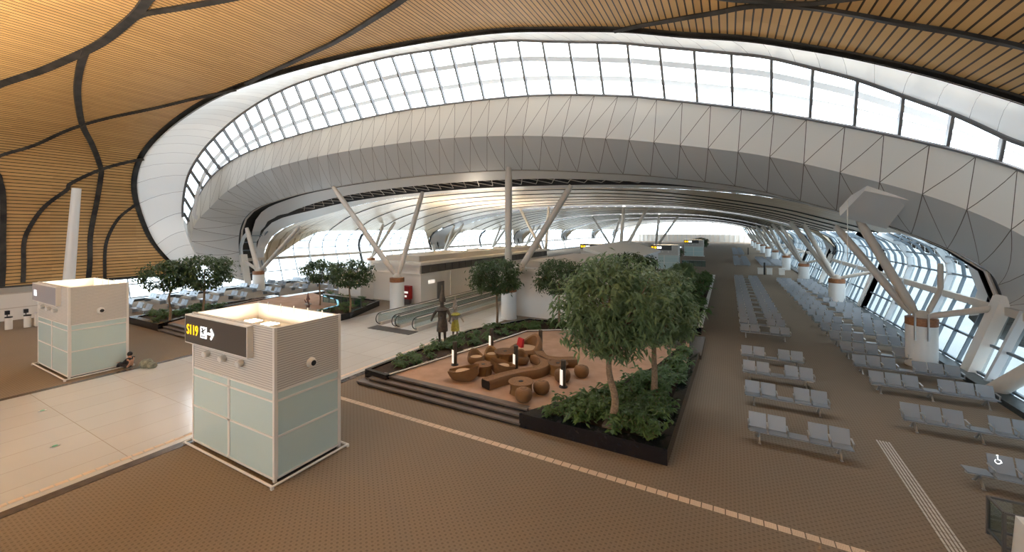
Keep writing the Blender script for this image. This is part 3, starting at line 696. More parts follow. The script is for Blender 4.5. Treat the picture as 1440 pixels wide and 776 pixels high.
def tree_meshes(seed, h, trunk_h, rx, rz, n, per, L, W_, m, lean=.2, layers=None, r0=.11):
    rnd = random.Random(seed); tr = MB()
    top = Vector((lean * rnd.uniform(-1, 1), lean * rnd.uniform(-1, 1), trunk_h))
    P = spline([Vector((0, 0, 0)), Vector((lean * .5, -lean * .3, trunk_h * .35)), Vector((-lean * .4, lean * .2, trunk_h * .7)), top], 4)
    tr.tube(P, [r0 * (1.25 - .5 * i / (len(P) - 1)) for i in range(len(P))], 10)
    cz = h - rz; cs = []
    for i in range(9):
        a = 2 * math.pi * i / 9 + rnd.uniform(-.3, .3); rr = rx * rnd.uniform(.5, .85); e_ = Vector((top.x + rr * math.cos(a), top.y + rr * math.sin(a), cz + rnd.uniform(-.35, .75) * rz))
        m1 = top.lerp(e_, .5) + Vector((0, 0, -.08 * rx)); tr.tube(spline([top - Vector((0, 0, .25 * rnd.random())), m1, e_], 3), [r0 * .5, r0 * .42, r0 * .36, r0 * .3, r0 * .24, r0 * .18, r0 * .1], 6)
    tr.tube([top, Vector((top.x * .6, top.y * .6, cz + rz * .75))], [r0 * .6, r0 * .15], 6)
    while len(cs) < n:
        d = Vector((rnd.gauss(0, 1), rnd.gauss(0, 1), rnd.gauss(0, 1))).normalized(); q = rnd.uniform(.35, 1) ** .5
        lump = 1 + .16 * math.sin(3 * math.atan2(d.y, d.x) + seed) + .12 * math.sin(5 * d.z + seed * 2)
        p = Vector((d.x * rx * q * lump, d.y * rx * q * lump, cz + d.z * rz * q * (1 if d.z > 0 else .85)))
        cs.append(p)
    return tr.mesh('trunk', M['bark'], True), foliage_mesh('foliage', m, cs, per, L, W_, .9, rnd)
def tree(meshes, loc, label, rz=0, sc=1, name='potted_tree', group=None):
    e = empty(name, loc, rz, label, 'tree', group); e.scale = (sc,) * 3
    for nm, me in zip(('trunk', 'foliage'), meshes):
        o = bpy.data.objects.new(nm, me); col.objects.link(o); o.parent = e
    return e
def shrub_mesh(seed, r, h, n, L, W_, m):
    rnd = random.Random(seed); cs = [(rnd.gauss(0, r * .45), rnd.gauss(0, r * .45), h * rnd.uniform(.3, 1)) for _ in range(n)]
    mb = MB()
    for c in cs[:10]: mb.tube([(0, 0, 0), (c[0] * .6, c[1] * .6, c[2] * .6), c], [.018, .014, .008], 5)
    return mb.mesh('stem', M['bark']), foliage_mesh('leaves', m, cs, 7, L, W_, .5, rnd, .06)
TA = tree_meshes(3, 6.35, 2.6, 2.0, 2.05, 430, 13, .36, .10, M['leafA'], .22, r0=.125)
TB = tree_meshes(11, 5.7, 2.3, 1.85, 1.85, 380, 13, .34, .095, M['leafA'], .16, r0=.12)
TC = tree_meshes(21, 5.4, 2.5, 2.1, 1.55, 330, 11, .3, .13, M['leafB'], .1, r0=.085)
TD = tree_meshes(35, 5.4, 2.7, 1.9, 1.45, 240, 11, .3, .13, M['leafB'], .12, r0=.08)
SH = [shrub_mesh(s_, .4, .55, 15, .30, .12, M['leafC']) for s_ in (1, 2, 3)]
PH, DH = .42, .36                           # planter and deck heights (grid units)
def inside(poly, x, y):
    c = False
    for i in range(len(poly)):
        (x1, y1), (x2, y2) = poly[i], poly[i - 1]
        if (y1 > y) != (y2 > y) and x < (x2 - x1) * (y - y1) / (y2 - y1) + x1: c = not c
    return c
def inset(poly, d):
    A = sum(poly[i][0] * poly[(i + 1) % len(poly)][1] - poly[(i + 1) % len(poly)][0] * poly[i][1] for i in range(len(poly)))
    if A < 0: poly = poly[::-1]
    out = []; n_ = len(poly)
    for i in range(n_):
        a, b_, c = Vector(poly[i - 1]), Vector(poly[i]), Vector(poly[(i + 1) % n_])
        d1, d2 = (b_ - a).normalized(), (c - b_).normalized(); n1, n2 = Vector((-d1.y, d1.x)), Vector((-d2.y, d2.x)); k = (n1 + n2) / max(.35, 1 + n1.dot(n2)); out.append(tuple(b_ + k * d))
    return out
def planter(poly, label, wall=.24, h=PH):
    P = [(x * S, y * S) for x, y in poly]; A = sum(P[i][0] * P[(i + 1) % len(P)][1] - P[(i + 1) % len(P)][0] * P[i][1] for i in range(len(P)))
    if A < 0: P = P[::-1]
    I = inset(P, wall); n_ = len(P); z = h * S
    e = empty('planter', (P[0][0], P[0][1], 0), 0, label, 'planter'); o = Vector((P[0][0], P[0][1], 0))
    mb = MB(); vs = [Vector((x, y, 0)) - o for x, y in P] + [Vector((x, y, z)) - o for x, y in P] + [Vector((x, y, z)) - o for x, y in I] + [Vector((x, y, z - .12)) - o for x, y in I]
    fs = []
    for i in range(n_):
        j = (i + 1) % n_; fs += [(i, j, n_ + j, n_ + i), (n_ + i, n_ + j, 2 * n_ + j, 2 * n_ + i), (2 * n_ + i, 2 * n_ + j, 3 * n_ + j, 3 * n_ + i)]
    mb.add(vs, fs); mb.build('granite_wall', M['granite'], e)
    MB().prism([(x - o.x, y - o.y) for x, y in inset(P, wall - .01)], .02, z - .1).build('soil', M['soil'], e)
    return I
rs = random.Random(5)
def plants(I, n_, label, group, sc=1.0, h=PH, avoid=(), biasy=None):
    xs = [p[0] for p in I]; ys = [p[1] for p in I]; I2 = inset(I, .12); done = 0; tries = 0; pts = []
    while done < n_ and tries < 6000:
        tries += 1; x, y = rs.uniform(min(xs), max(xs)), rs.uniform(min(ys), max(ys))
        if not inside(I2, x, y) or any((x - a) ** 2 + (y - b_) ** 2 < .12 for a, b_ in avoid) or any((x - a) ** 2 + (y - b_) ** 2 < .1 for a, b_ in pts): continue
        pts.append((x, y)); done += 1
        e = empty('leafy_shrub', (x, y, h * S - .1), rs.uniform(0, 6.28), label, 'plant', group); e.scale = (sc * rs.uniform(.75, 1.2),) * 3
        for nm, me in zip(('stem', 'leaves'), rs.choice(SH)):
            o = bpy.data.objects.new(nm, me); col.objects.link(o); o.parent = e
def mx(poly, mir): return [(2 * XC - x, y) for x, y in poly] if mir else poly
for mir, side in ((False, 'main'), (True, 'far')):
    dk = mx([(-11.55, 11.35), (-5.4, 11.35), (-1.35, 18.6), (-1.9, 23.0), (-8.0, 21.2), (-9.75, 19.7)], mir)
    o = MB().prism([(x * S, y * S) for x, y in dk], 0, DH * S).build('seating_deck', M['deck'])
    tag(o, 'raised terracotta carpet deck with the rattan seats' if not mir else 'raised brown lounge deck on the far side of the tile path', 'deck')
    st = empty('stone_steps', w(mx([(-12.6, 10.8)], mir)[0][0], 10.8, 0), 0, 'three wide grey stone steps up to the deck with rattan seats' if not mir else 'dark stone steps of the lounge deck behind the far kiosk', 'steps'); of = Vector(st.location)
    for i in range(3):
        xa, xb = (-12.65 + .38 * i, -5.55)
        q = mx([(xa, 10.8 + .24 * i), (xb, 10.8 + .24 * i), (xb + .02, 11.5), (xa, 11.5)], mir)
        z1 = DH * S * (i + 1) / 3
        MB().prism([(x * S - of.x, y * S - of.y) for x, y in q], 0, z1 - .07).build('riser', M['black'], st)
        q2 = mx([(xa - .02, 10.77 + .24 * i), (xb, 10.77 + .24 * i), (xb, 11.5), (xa - .02, 11.5)], mir)
        MB().prism([(x * S - of.x, y * S - of.y) for x, y in q2], z1 - .07, z1 + (.002 if i == 2 else 0)).build('tread', M['step'], st)
    sd = empty('side_steps', w(mx([(-1.2, 20.6)], mir)[0][0], 20.6, 0), 0, 'grey stone side steps beside the front planter and the aisle' if not mir else 'grey stone side steps of the far lounge deck', 'steps'); of = Vector(sd.location)
    for i in range(2):
        q = mx([(-1.1 - .75 * i, 20.3), (-1.1 - .75 * i, 24.0), (-2.6, 24.0), (-2.6, 20.3)], mir); z1 = DH * S * (i + 1) / 2 + .005
        MB().prism([(x * S - of.x, y * S - of.y) for x, y in q], 0, z1).build('tread', M['border'], sd)
    fp = mx([(-5.58, 10.78), (-1.36, 10.78), (-1.15, 20.2), (-2.1, 20.2), (-2.6, 17.2), (-3.55, 14.35)], mir)
    I = planter(fp, 'black granite planter at the aisle corner with two drooping trees' if not mir else 'black granite planter on the outer edge of the far deck', .45)
    tp = [(-2.95 * S, 11.6 * S), (-2.25 * S, 14.2 * S)]
    if not mir: plants(I, 70, 'glossy green shrub in the front corner planter below the drooping trees', 'shrubs in the front corner planter', 1.0, PH, tp)
    else: plants(I, 22, 'low green shrub in the planter under the two far left trees', 'shrubs in the far outer planter', .8)
    bp = mx([(-12.75, 11.25), (-11.5, 11.15), (-10.35, 16.5), (-9.75, 19.75), (-7.9, 21.1), (-4.6, 22.0), (-4.6, 23.2), (-11.0, 22.6), (-12.75, 18.4)], mir)
    I = planter(bp, 'long black granite planter along the tile path behind the rattan seats' if not mir else 'long black granite planter facing the tile path on the far side', .2)
    plants(I, 60 if not mir else 26, 'low leafy shrub in the long planter beside the tile path' if not mir else 'low leafy shrub in the far planter facing the tile path', 'shrubs in the long planter' if not mir else 'shrubs in the far long planter', .72)
    if not mir:
        mb = MB(); P = [w(-11.42, 11.25, PH + .02), w(-10.28, 16.5, PH + .02), w(-9.72, 19.68, PH + .02), w(-7.9, 20.95, PH + .02), w(-4.8, 21.85, PH + .02)]
        for a, b_ in zip(P, P[1:]): mb.bar(a, b_, .07, .05)
        tag(mb.build('edge_trim', M['white']), 'thin white metal edge along the black planter behind the seats', 'trim')
TP = [(TA, -2.95, 11.5, PH, 0.4, 1.0, 'drooping green tree at the front of the aisle corner planter'), (TB, -2.2, 14.15, PH, 2.1, 1.0, 'drooping green tree behind the front one in the corner planter'),
      (TC, -12.15, 20.6, PH, 0, .93, 'round dark green tree at the back of the long planter beside the travelators'), (TC, -8.75, 22.0, PH, 2.4, .93, 'round dark green tree in front of the white service block wall'),
      (TD, -30.1, 11.6, PH - .1, 1.0, .93, 'dark tree nearer the timber wall on the far side deck'), (TC, -29.2, 13.0, PH - .1, 4.0, .98, 'dark spreading tree beside the far lounge deck in front of the white funnel'),
      (TD, -26.6, 19.3, PH - .1, 2.2, .85, 'sparse dark tree before the bright left glazing'), (TC, -22.5, 18.6, PH, 1.2, .86, 'full green tree in the far planter beside the tile crossing'),
      (TC, -5.7, 27.5, .1, 3.0, 1.05, 'dark tree half hidden behind the drooping trees'), (TD, -7.2, 66.5, 0, .4, .80, 'small tree standing beyond the second planter beside the aisle'),
      (TC, -5.5, 100, 0, .9, 1.0, 'round tree far down the aisle'), (TB, -3.3, 29.5, PH - .1, 1.4, .72, 'bushy tree at the near end of the second planter'), (TB, -3.2, 35, PH - .1, 3.3, .70, 'bushy tree in the middle of the second planter')]
for me, x, y, z, rz, sc, lb in TP: tree(me, w(x, y, z), lb, rz, sc)
tag(MB().box(-.3, .3, -.3, .3, 0, .13).build('root_collar', M['step']), 'square stone collar round the front drooping tree trunk', 'tree collar').location = w(-2.95, 11.5, PH - .1)
I = planter([(-7.7, 25.0), (-1.35, 25.0), (-1.45, 54), (-7.7, 54)], 'long pale edged planter beside the aisle behind the drooping trees', .25)
plants([p for p in [(-5.5 * S, 25.3 * S), (-1.7 * S, 25.3 * S), (-1.8 * S, 53.5 * S), (-5.5 * S, 53.5 * S)]], 60, 'green shrub in the second planter beside the aisle', 'shrubs in the second planter', 1.9)
mb = MB(); mb.bar(w(-1.4, 25.0, PH + .04), w(-1.5, 54.0, PH + .04), .3, .06); mb.bar(w(-1.4, 54.0, PH + .04), w(-7.7, 54.0, PH + .04), .3, .06)
tag(mb.build('planter_coping', M['roofgrey']), 'pale stone coping along the second planter beside the aisle', 'coping')

# ------------------------------------------------------------------ rattan lounge
ZD = DH
def pod(x, y, r, h, label, cushion=True, face=0, name='rattan_pod_chair', back=0, m='rattan', group=None):
    """a round woven seat: bowl body with one raised back edge"""
    e = empty(name, w(x, y, ZD), face, label, 'chair', group); n_ = 28; rows = []
    for t, rr in ((0, .72), (.12, .86), (.35, 1.0), (.6, 1.03), (.85, .97), (1, .86)):
        rows.append([(r * rr * math.cos(a), r * rr * math.sin(a), t * (h + back * max(0, math.cos(a)) ** 1.5)) for a in [2 * math.pi * k / n_ for k in range(n_)]])
    rows.append([(r * .7 * math.cos(a), r * .7 * math.sin(a), (h + back * max(0, math.cos(a)) ** 1.5) * .94 - .02) for a in [2 * math.pi * k / n_ for k in range(n_)]])
    rows.append([(r * .62 * math.cos(a), r * .62 * math.sin(a), h * .72) for a in [2 * math.pi * k / n_ for k in range(n_)]])
    rows.append([(0, 0, h * .72)] * n_)
    MB().grid(rows, close=True).build('woven_body', M[m], e, True)
    if cushion: MB().lathe([(r * .66, h * .70), (r * .74, h * .78), (r * .7, h * .86), (r * .4, h * .9), (.01, h * .9)], 24).build('cushion', M['cushion'], e, True)
    return e
def ball(x, y, r, label):
    e = empty('rattan_ball_stool', w(x, y, ZD), 0, label, 'stool')
    MB().lathe([(r * .62, 0), (r * .9, r * .25), (r * 1.03, r * .62), (r * 1.02, r * 1.0), (r * .88, r * 1.32), (r * .55, r * 1.5), (.02, r * 1.55)], 28).build('woven_body', M['rattan'], e, True)
    MB().lathe([(r * .66, -0.0), (r * .7, .03)], 24).build('base_ring', M['black'], e); return e
def drum(x, y, r, h, label):
    e = empty('rattan_drum_table', w(x, y, ZD), 0, label, 'table')
    MB().lathe([(r * .9, 0), (r * .82, h * .3), (r * .82, h * .6), (r * .95, h * .93), (r * .93, h * .96)], 28).build('woven_drum', M['rattan2'], e, True)
    MB().lathe([(r, h * .93), (r * 1.02, h * .98), (r, h), (.12, h), (.1, h - .02)], 28).build('top', M['rattan'], e, True)
    MB().lathe([(.1, h - .015), (.1, h + .004)], 16).build('centre_cap', M['black'], e)
    for k in range(8):
        a = 2 * math.pi * k / 8; MB().tube([(r * .93 * math.cos(a), r * .93 * math.sin(a), 0), (r * .86 * math.cos(a + .25), r * .86 * math.sin(a + .25), h * .9)], .018, 6).build('strut', M['rattan'], e)
    return e
def boat(x, y, L, label, face):
    e = empty('rattan_boat_chair', w(x, y, ZD), face, label, 'chair'); n_ = 15; rows = []
    for i in range(n_):
        t = i / (n_ - 1); xx = (t - .5) * L; wd = (.5 * math.sin(math.pi * (t * .86 + .07)) ** .7) * L * .62; zt = .42 + .34 * (1 - t) ** 1.6; zb = .30 * (2 * t - 1) ** 4
        rows.append([(xx, wd * math.cos(a) if True else 0, zb + (zt - zb) * (0 if math.sin(a) < 0 else math.sin(a) * 0) + (zt - zb) * f) for a, f in ((math.pi * .5, 0), (.9, .02), (.45, .3), (.1, .75), (0, 1.0), (.35, .96), (.6, .62), (math.pi * .5, .55), (math.pi - .6, .62), (math.pi - .35, .96), (math.pi, 1.0), (math.pi - .1, .75), (math.pi - .45, .3), (math.pi - .9, .02))])
    MB().grid(rows, close=True).add(rows[0], [tuple(range(14))]).add(rows[-1], [tuple(range(13, -1, -1))]).build('woven_shell', M['rattan'], e, True)
    MB().lathe([(L * .2, .3), (L * .26, .36), (L * .25, .42), (.02, .45)], 20).build('cushion', M['cushion'], e, True); return e
def serp(pts, label, wd=.62, h=.44):
    P = spline([w(x, y, ZD) for x, y in pts], 5); o = P[0].copy()
    e = empty('serpentine_bench', o, 0, label, 'bench'); rows = []
    for i, p in enumerate(P):
        t = (P[min(i + 1, len(P) - 1)] - P[max(i - 1, 0)]).normalized(); s_ = Vector((t.y, -t.x, 0))
        rows.append([p - o + s_ * wd * a + Vector((0, 0, h * b_)) for a, b_ in ((-.42, 0), (-.5, .3), (-.5, .8), (-.4, 1.0), (-.25, .93), (.25, .93), (.4, 1.0), (.5, .8), (.5, .3), (.42, 0))])
    MB().grid(rows, close=True).build('woven_body', M['rattan'], e, True)
    for k in (0, -1): 
        r = rows[k]; c = sum(r, Vector()) / len(r); MB().add([c + (q - c) * .92 for q in r], [tuple(range(10))]).build('dark_end', M['black'], e)
    return e
boat(-8.75, 12.35, 1.5, 'large rattan boat chair with tan cushion at the front left of the deck', R(200))
drum(-8.41, 13.2, .48, .5, 'glass topped rattan drum table between the two boat chairs')
boat(-7.75, 13.6, 1.25, 'smaller rattan boat chair to the right of the drum table', R(20))
pod(-9.35, 14.1, .46, .42, 'round rattan pod chair with pale cushion behind the drum table', True, R(150), back=.3)
pod(-8.95, 14.75, .45, .42, 'rattan pod chair with tan cushion beside the low woven table', True, R(140), back=.3, m='rattan2')
drum(-8.5, 15.1, .62, .48, 'low wide woven table near the round daybed')
rd = pod(-8.05, 16.2, .95, .45, 'large round rattan daybed with high back and red cushion', True, R(60), 'round_daybed', .62)
rc = MB().hexa([(-.26, -.08, 0), (.26, -.08, 0), (.26, .1, 0), (-.26, .1, 0), (-.24, .04, .48), (.24, .04, .48), (.24, .16, .48), (-.24, .16, .48)]).build('red_cushion', M['redfab'])
rc.location = w(-8.3, 16.1, ZD) + Vector((0, 0, .42)); rc.rotation_euler = (0, 0, R(-30)); tag(rc, 'square red cushion propped on the round daybed', 'cushion')
pod(-7.65, 14.95, .42, .42, 'small rattan chair behind the serpentine bench near the lantern', False, R(120), back=.28)
serp([(-7.53, 11.97), (-7.35, 12.5), (-7.1, 13.0), (-6.8, 13.5), (-6.45, 13.95), (-6.38, 14.5), (-6.7, 15.1), (-7.25, 15.4)], 'long serpentine rattan bench winding across the deck')
serp([(-7.3, 15.95), (-6.8, 15.35), (-6.2, 15.35), (-5.5, 15.75)], 'curved rattan bench behind the serpentine one')
drum(-6.3, 12.3, .56, .52, 'round rattan table inside the curve of the serpentine bench')
ball(-5.92, 11.75, .36, 'rattan ball stool nearest the steps'); ball(-5.66, 12.6, .36, 'rattan ball stool beside the round table, farther from the steps')
drum(-5.85, 14.6, .5, .55, 'rattan drum table by the right lanterns'); ball(-5.42, 13.95, .38, 'rattan ball stool beside the lantern nearest the trees'); ball(-4.95, 14.75, .36, 'dark rattan ball stool under the drooping tree')
for x, y, lb in ((-5.19, 13.45, 'lantern bollard nearest the corner planter'), (-7.5, 14.2, 'lantern bollard in the middle of the rattan seats'), (-7.64, 16.9, 'lantern bollard standing at the rear of the deck'), (-9.8, 16.1, 'lantern bollard beside the black planter at the back left'), (-10.0, 13.5, 'lantern bollard beside the large boat chair')):
    e = empty('lantern_bollard', w(x, y, ZD), R(-30), lb, 'lantern')
    MB().lathe([(.2, 0), (.2, .03), (.13, .05)], 20).build('base', M['black'], e)
    MB().lathe([(.12, .05), (.12, 1.25)], 16).build('post', M['statue'], e, True); MB().box(-.085, .085, -.135, -.1, .12, .82).build('lit_panel', M['lantern'], e)

# ------------------------------------------------------------------ beam seating
UW = .61
def bench_proto(pattern):
    e = empty('beam_bench', (0, 0, 0)); n_ = len(pattern); W_ = n_ * UW
    MB().box(.05, W_ - .05, .24, .32, .30, .37).build('beam', M['leg'], e)
    for x in ([.35, W_ - .35] if n_ < 6 else [.35, W_ / 2, W_ - .35]):
        mb = MB(); mb.bar((x, .28, .33), (x, .02, .02), .06, .05, (1, 0, 0)); mb.bar((x, .28, .33), (x, .56, .02), .06, .05, (1, 0, 0)); mb.box(x - .04, x + .04, -.02, .06, 0, .025); mb.box(x - .04, x + .04, .52, .6, 0, .025); mb.build('leg', M['leg'], e)
    first = True
    for i, c in enumerate(pattern):
        a, b_ = i * UW + .025, (i + 1) * UW - .025
        if c == 't': MB().box(a, b_, .06, .5, .40, .43).build('side_table', M['seat'], e); continue
        MB().hexa([(a, 0, .41), (b_, 0, .41), (b_, .47, .37), (a, .47, .37), (a, 0, .44), (b_, 0, .44), (b_, .47, .40), (a, .47, .40)]).build('seat', M['seat'], e)
        MB().hexa([(a, .45, .41), (b_, .45, .41), (b_, .48, .41), (a, .48, .41), (a, .63, .88), (b_, .63, .88), (b_, .66, .88), (a, .66, .88)]).build('backrest', M['seat'], e)
        for x in ([a - .02, b_ + .02]):
            if x < a and i and pattern[i - 1] == 's': continue
            mb = MB(); mb.bar((x, .12, .6), (x, .5, .63), .05, .03); mb.bar((x, .14, .6), (x, .2, .38), .03, .04, (1, 0, 0)); mb.build('armrest', M['leg'], e)
    return e
def simple_bench(pattern):
    mb = MB(); n_ = len(pattern)
    mb.box(.05, n_ * UW - .05, .24, .32, .30, .37)
    for x in (.35, n_ * UW - .35): mb.box(x - .03, x + .03, .05, .55, 0, .3)
    for i, c in enumerate(pattern):
        a, b_ = i * UW + .025, (i + 1) * UW - .025
        if c == 't': mb.box(a, b_, .06, .5, .40, .43); continue
        mb.box(a, b_, 0, .47, .38, .42); mb.hexa([(a, .45, .41), (b_, .45, .41), (b_, .48, .41), (a, .48, .41), (a, .63, .88), (b_, .63, .88), (b_, .66, .88), (a, .66, .88)])
    return mb.mesh('beam_bench', M['seat'])
A4, A7 = bench_proto('sstss'), bench_proto('ssstsss')
used = {}
def bench(proto, x, y, label, group, rz=0):
    if id(proto) not in used: o = proto; used[id(proto)] = 1
    else: o = copy_tree(proto)
    o.location = w(x, y, 0); o.rotation_euler = (0, 0, rz); tag(o, label, 'bench', group); return o
ON = ['first', 'second', 'third', 'fourth', 'fifth', 'sixth', 'seventh', 'eighth', 'ninth', 'tenth', 'eleventh', 'twelfth', 'thirteenth', 'fourteenth', 'fifteenth', 'sixteenth', 'seventeenth', 'eighteenth']
LR = [13.13, 15.9, 18.4, 20.75]; LD = [25.65 + 2.1 * i for i in range(14)]; RR = [16.05, 19.2, 21.45, 23.66, 25.9, 28.1, 30.25, 32.5, 34.6, 36.6, 38.8, 41, 43.3, 45.5, 47.7, 49.9, 52.1]
for i, y in enumerate(LR): bench(A4, .5, y, 'grey four-seat bench with middle table, %s of the loose front benches by the aisle' % ON[i], 'loose front benches by the aisle')
for i, y in enumerate(LD): bench(A4, .58, y, 'grey four-seat bench, %s row of the dense block beside the planter aisle' % ON[i], 'dense bench block by the aisle')
for i, y in enumerate(RR): bench(A7, 4.62, y, 'long grey six-seat bench, %s row from the front beside the right glazing' % ON[i], 'six-seat bench rows by the right glazing')
A4b = bench_proto('tsss'); bench(A4b, 4.9, 13.25, 'grey bench starting with a table, wheelchair mark on its first backrest', None)
mb = MB(); mb.tube([(0, 0, .1), (0, 0, .04), (.045, 0, .03), (.06, 0, -.03)], .011, 6); mb.tube([(-.01 + .05 * math.cos(a) - .0, 0, -.01 + .05 * math.sin(a)) for a in [R(120 + 20 * k) for k in range(12)]], .009, 6); mb.lathe([(.018, .12), (.018, .15)], 8)
sy = mb.build('wheelchair_symbol', M['wletter'], A4b); sy.location = (UW * 1.42, .565, .72); sy.rotation_euler = (R(-18), 0, 0); sy.scale = (1.2, 1, 1.2)
SB4, SB7 = simple_bench('sstss'), simple_bench('ssstsss')
def far_bench(me, x, y, label, group):
    o = bpy.data.objects.new('beam_bench', me); col.objects.link(o); o.location = w(x, y, 0); tag(o, label, 'bench', group)
for i in range(10): far_bench(SB4, .75, 73.5 + 2 * i, 'grey four-seat bench in the second block far along the aisle', 'second bench block along the aisle')
for i in range(12): far_bench(SB4, .85, 104 + 2.6 * i, 'grey four-seat bench in the third block at the far end', 'third bench block along the aisle')
for i in range(9): far_bench(SB7, 4.5, 74.5 + 2.0 * i, 'long grey bench in the far block beside the right glazing', 'far bench block by the right glazing')
for i, y in enumerate([12.3, 14.4, 16.5, 18.6, 21.5, 24.2, 27, 30, 33, 36]):
    far_bench(SB4, -38.0, y, 'grey bench of the left hall, %s row from the timber wall end, inner side' % ON[i], 'left hall inner benches')
    far_bench(SB7, -42.9 if i not in (4, ) else -43.0, y + .3, 'grey bench of the left hall, %s row from the timber wall end, window side' % ON[i], 'left hall window benches')
for i, y in enumerate([25, 27.2, 29.4, 31.6]): far_bench(SB4, -33.9, y, 'grey bench behind the two far left trees, %s row from the deck' % ON[i], 'benches behind the far trees')

# ------------------------------------------------------------------ service blocks, travelators
def block(mir):
    f = (lambda x: 2 * XC - x) if mir else (lambda x: x)
    e = empty('service_block', w(f(-24.2), 24.6, 0), 0, 'white service block with dark louvre band beside the travelators' if not mir else 'white service block behind the round trees on the aisle side', 'building'); of = Vector(e.location)
    def bx(xa, xb, ya, yb, za, zb, nm, m): 
        xa, xb = sorted((f(xa), f(xb))); a = w(xa, ya, za) - of; b_ = w(xb, yb, zb) - of; return MB().box(a.x, b_.x, a.y, b_.y, a.z, b_.z).build(nm, m, e)
    ye = 36.5 if mir else 50
    bx(-26.8, -21.55, 24.6, ye, 0, 2.35, 'wall', M['clad']); bx(-26.8, -21.5, 24.55, ye + .1, 2.35, 2.42, 'string_course', M['white'])
    for k in range(int(ye - 25)): bx(-21.6, -21.5, 24.7 + 1.0 * k, 25.64 + 1.0 * k, 2.44, 3.1, 'louvre_panel', M['louvre'])
    bx(-26.8, -21.65, 24.6, ye, 2.42, 3.1, 'upper_wall', M['clad']); bx(-26.9, -21.35, 24.4, ye + .2, 3.1, 3.32, 'parapet', M['white'])
    bx(-26.2, -22.4, 25.4, ye - 1, 3.32, 3.75, 'roof_tier', M['tube'])
    for k in range(0 if mir else 3):
        bx(-25.2, -23.4, 33 + 5.2 * k, 33.8 + 5.2 * k, 3.76, 3.86, 'added_fill_light', M['white']); bx(-25.1, -23.5, 33.1 + 5.2 * k, 33.7 + 5.2 * k, 3.86, 3.87, 'diffuser', M['concourse_fill'])  # fill lights added on the roof to brighten the concourse
    if not mir:
        bx(-29.5, -26.8, 23.2, 30, 0, 2.5, 'annex', M['clad'])
        d = bx(-21.56, -21.48, 26.6, 27.5, 0, 1.55, 'door', M['door'])
        bx(-21.56, -21.46, 25.5, 26.2, 1.55, 1.8, 'exit_sign', M['lantern'])
        bx(-21.56, -21.47, 28.4, 28.5, 0, 2.3, 'pilaster', M['white']); bx(-21.56, -21.47, 36, 36.1, 0, 2.3, 'pilaster', M['white'])
    else:
        a = w(f(-21.4), 30, 0) - of
    return e
block(False); block(True)
cn = empty('gate_canopy', w(-8.2, 42, 0), 0, 'white sloping canopy roof rising behind the drooping trees', 'canopy'); of = Vector(cn.location)
MB().hexa([w(-12.6, 38, 3.9) - of, w(-8.2, 38, 2.7) - of, w(-8.2, 58, 2.8) - of, w(-12.6, 58, 4.1) - of, w(-12.6, 38, 4.2) - of, w(-8.2, 38, 3.0) - of, w(-8.2, 58, 3.1) - of, w(-12.6, 58, 4.4) - of]).build('roof', M['column'], cn)
MB().box(-4.4 * S, -.3, -4 * S, -3.8 * S, 0, 2.9 * S).build('end_wall', M['clad'], cn); MB().box(-.6, -.4, -4 * S, 16 * S, 0, 2.65 * S).build('side_wall', M['clad'], cn)
for k in range(9): MB().box(-.42, -.36, (-3.5 + 2.1 * k) * S, (-2.2 + 2.1 * k) * S, 1.0, 2.4).build('counter_screen', M['louvre'], cn)
rb = empty('fire_hose_cabinet', w(-22.6, 24.2, 0), 0, 'red fire hose cabinet in front of the white service block', 'fire cabinet')
MB().box(-.45, .45, -.25, .25, .55, 1.9).build('cabinet', M['red'], rb); MB().box(-.3, .3, -.27, -.24, 1.15, 1.35).build('white_label', M['lantern'], rb); MB().box(-.12, .12, -.27, -.24, .75, .95).build('white_label', M['lantern'], rb); MB().box(-.4, .4, -.2, .2, 0, .56).build('stand', M['louvre'], rb)
def travelator(x, label, L=22):
    e = empty('travelator', w(x, 17.9, .012), 0, label, 'travelator'); l = L * S; hw = .86
    MB().box(-hw - .25, hw + .25, -1.0, 0, 0, .03).build('landing_plate', M['louvre'], e); MB().box(-hw + .15, hw - .15, 0, l, 0, .06).build('pallet_belt', M['roofgrey'], e)  # belt coloured pale to stand in for reflected light
    for sd in (-1, 1):
        xx = sd * hw
        MB().box(xx - .15, xx + .15, .1, l, 0, .3).build('skirt', M['tube'], e)
        MB().box(xx - .02, xx + .02, -.1, l, .3, 1.0).build('balustrade_glass', M['bglass'], e)
        MB().box(xx - .1, xx + .1, .1, l, .96, 1.03).build('rail_track_sheen', M['white'], e)  # wide white strip paints in the reflection along the handrail
        P = [(xx, l, 1.06), (xx, .3, 1.06)] + [(xx, .1 - .46 * math.sin(a), .62 + .44 * math.cos(a)) for a in [R(10 + 20 * k) for k in range(9)]] + [(xx, .25, .16)]
        MB().tube(P, .035, 8).build('handrail', M['rail'], e, True)
travelator(-18.35, 'left travelator lane with glass balustrades and black handrails'); travelator(-16.75, 'right travelator lane nearer the planters with black handrails')

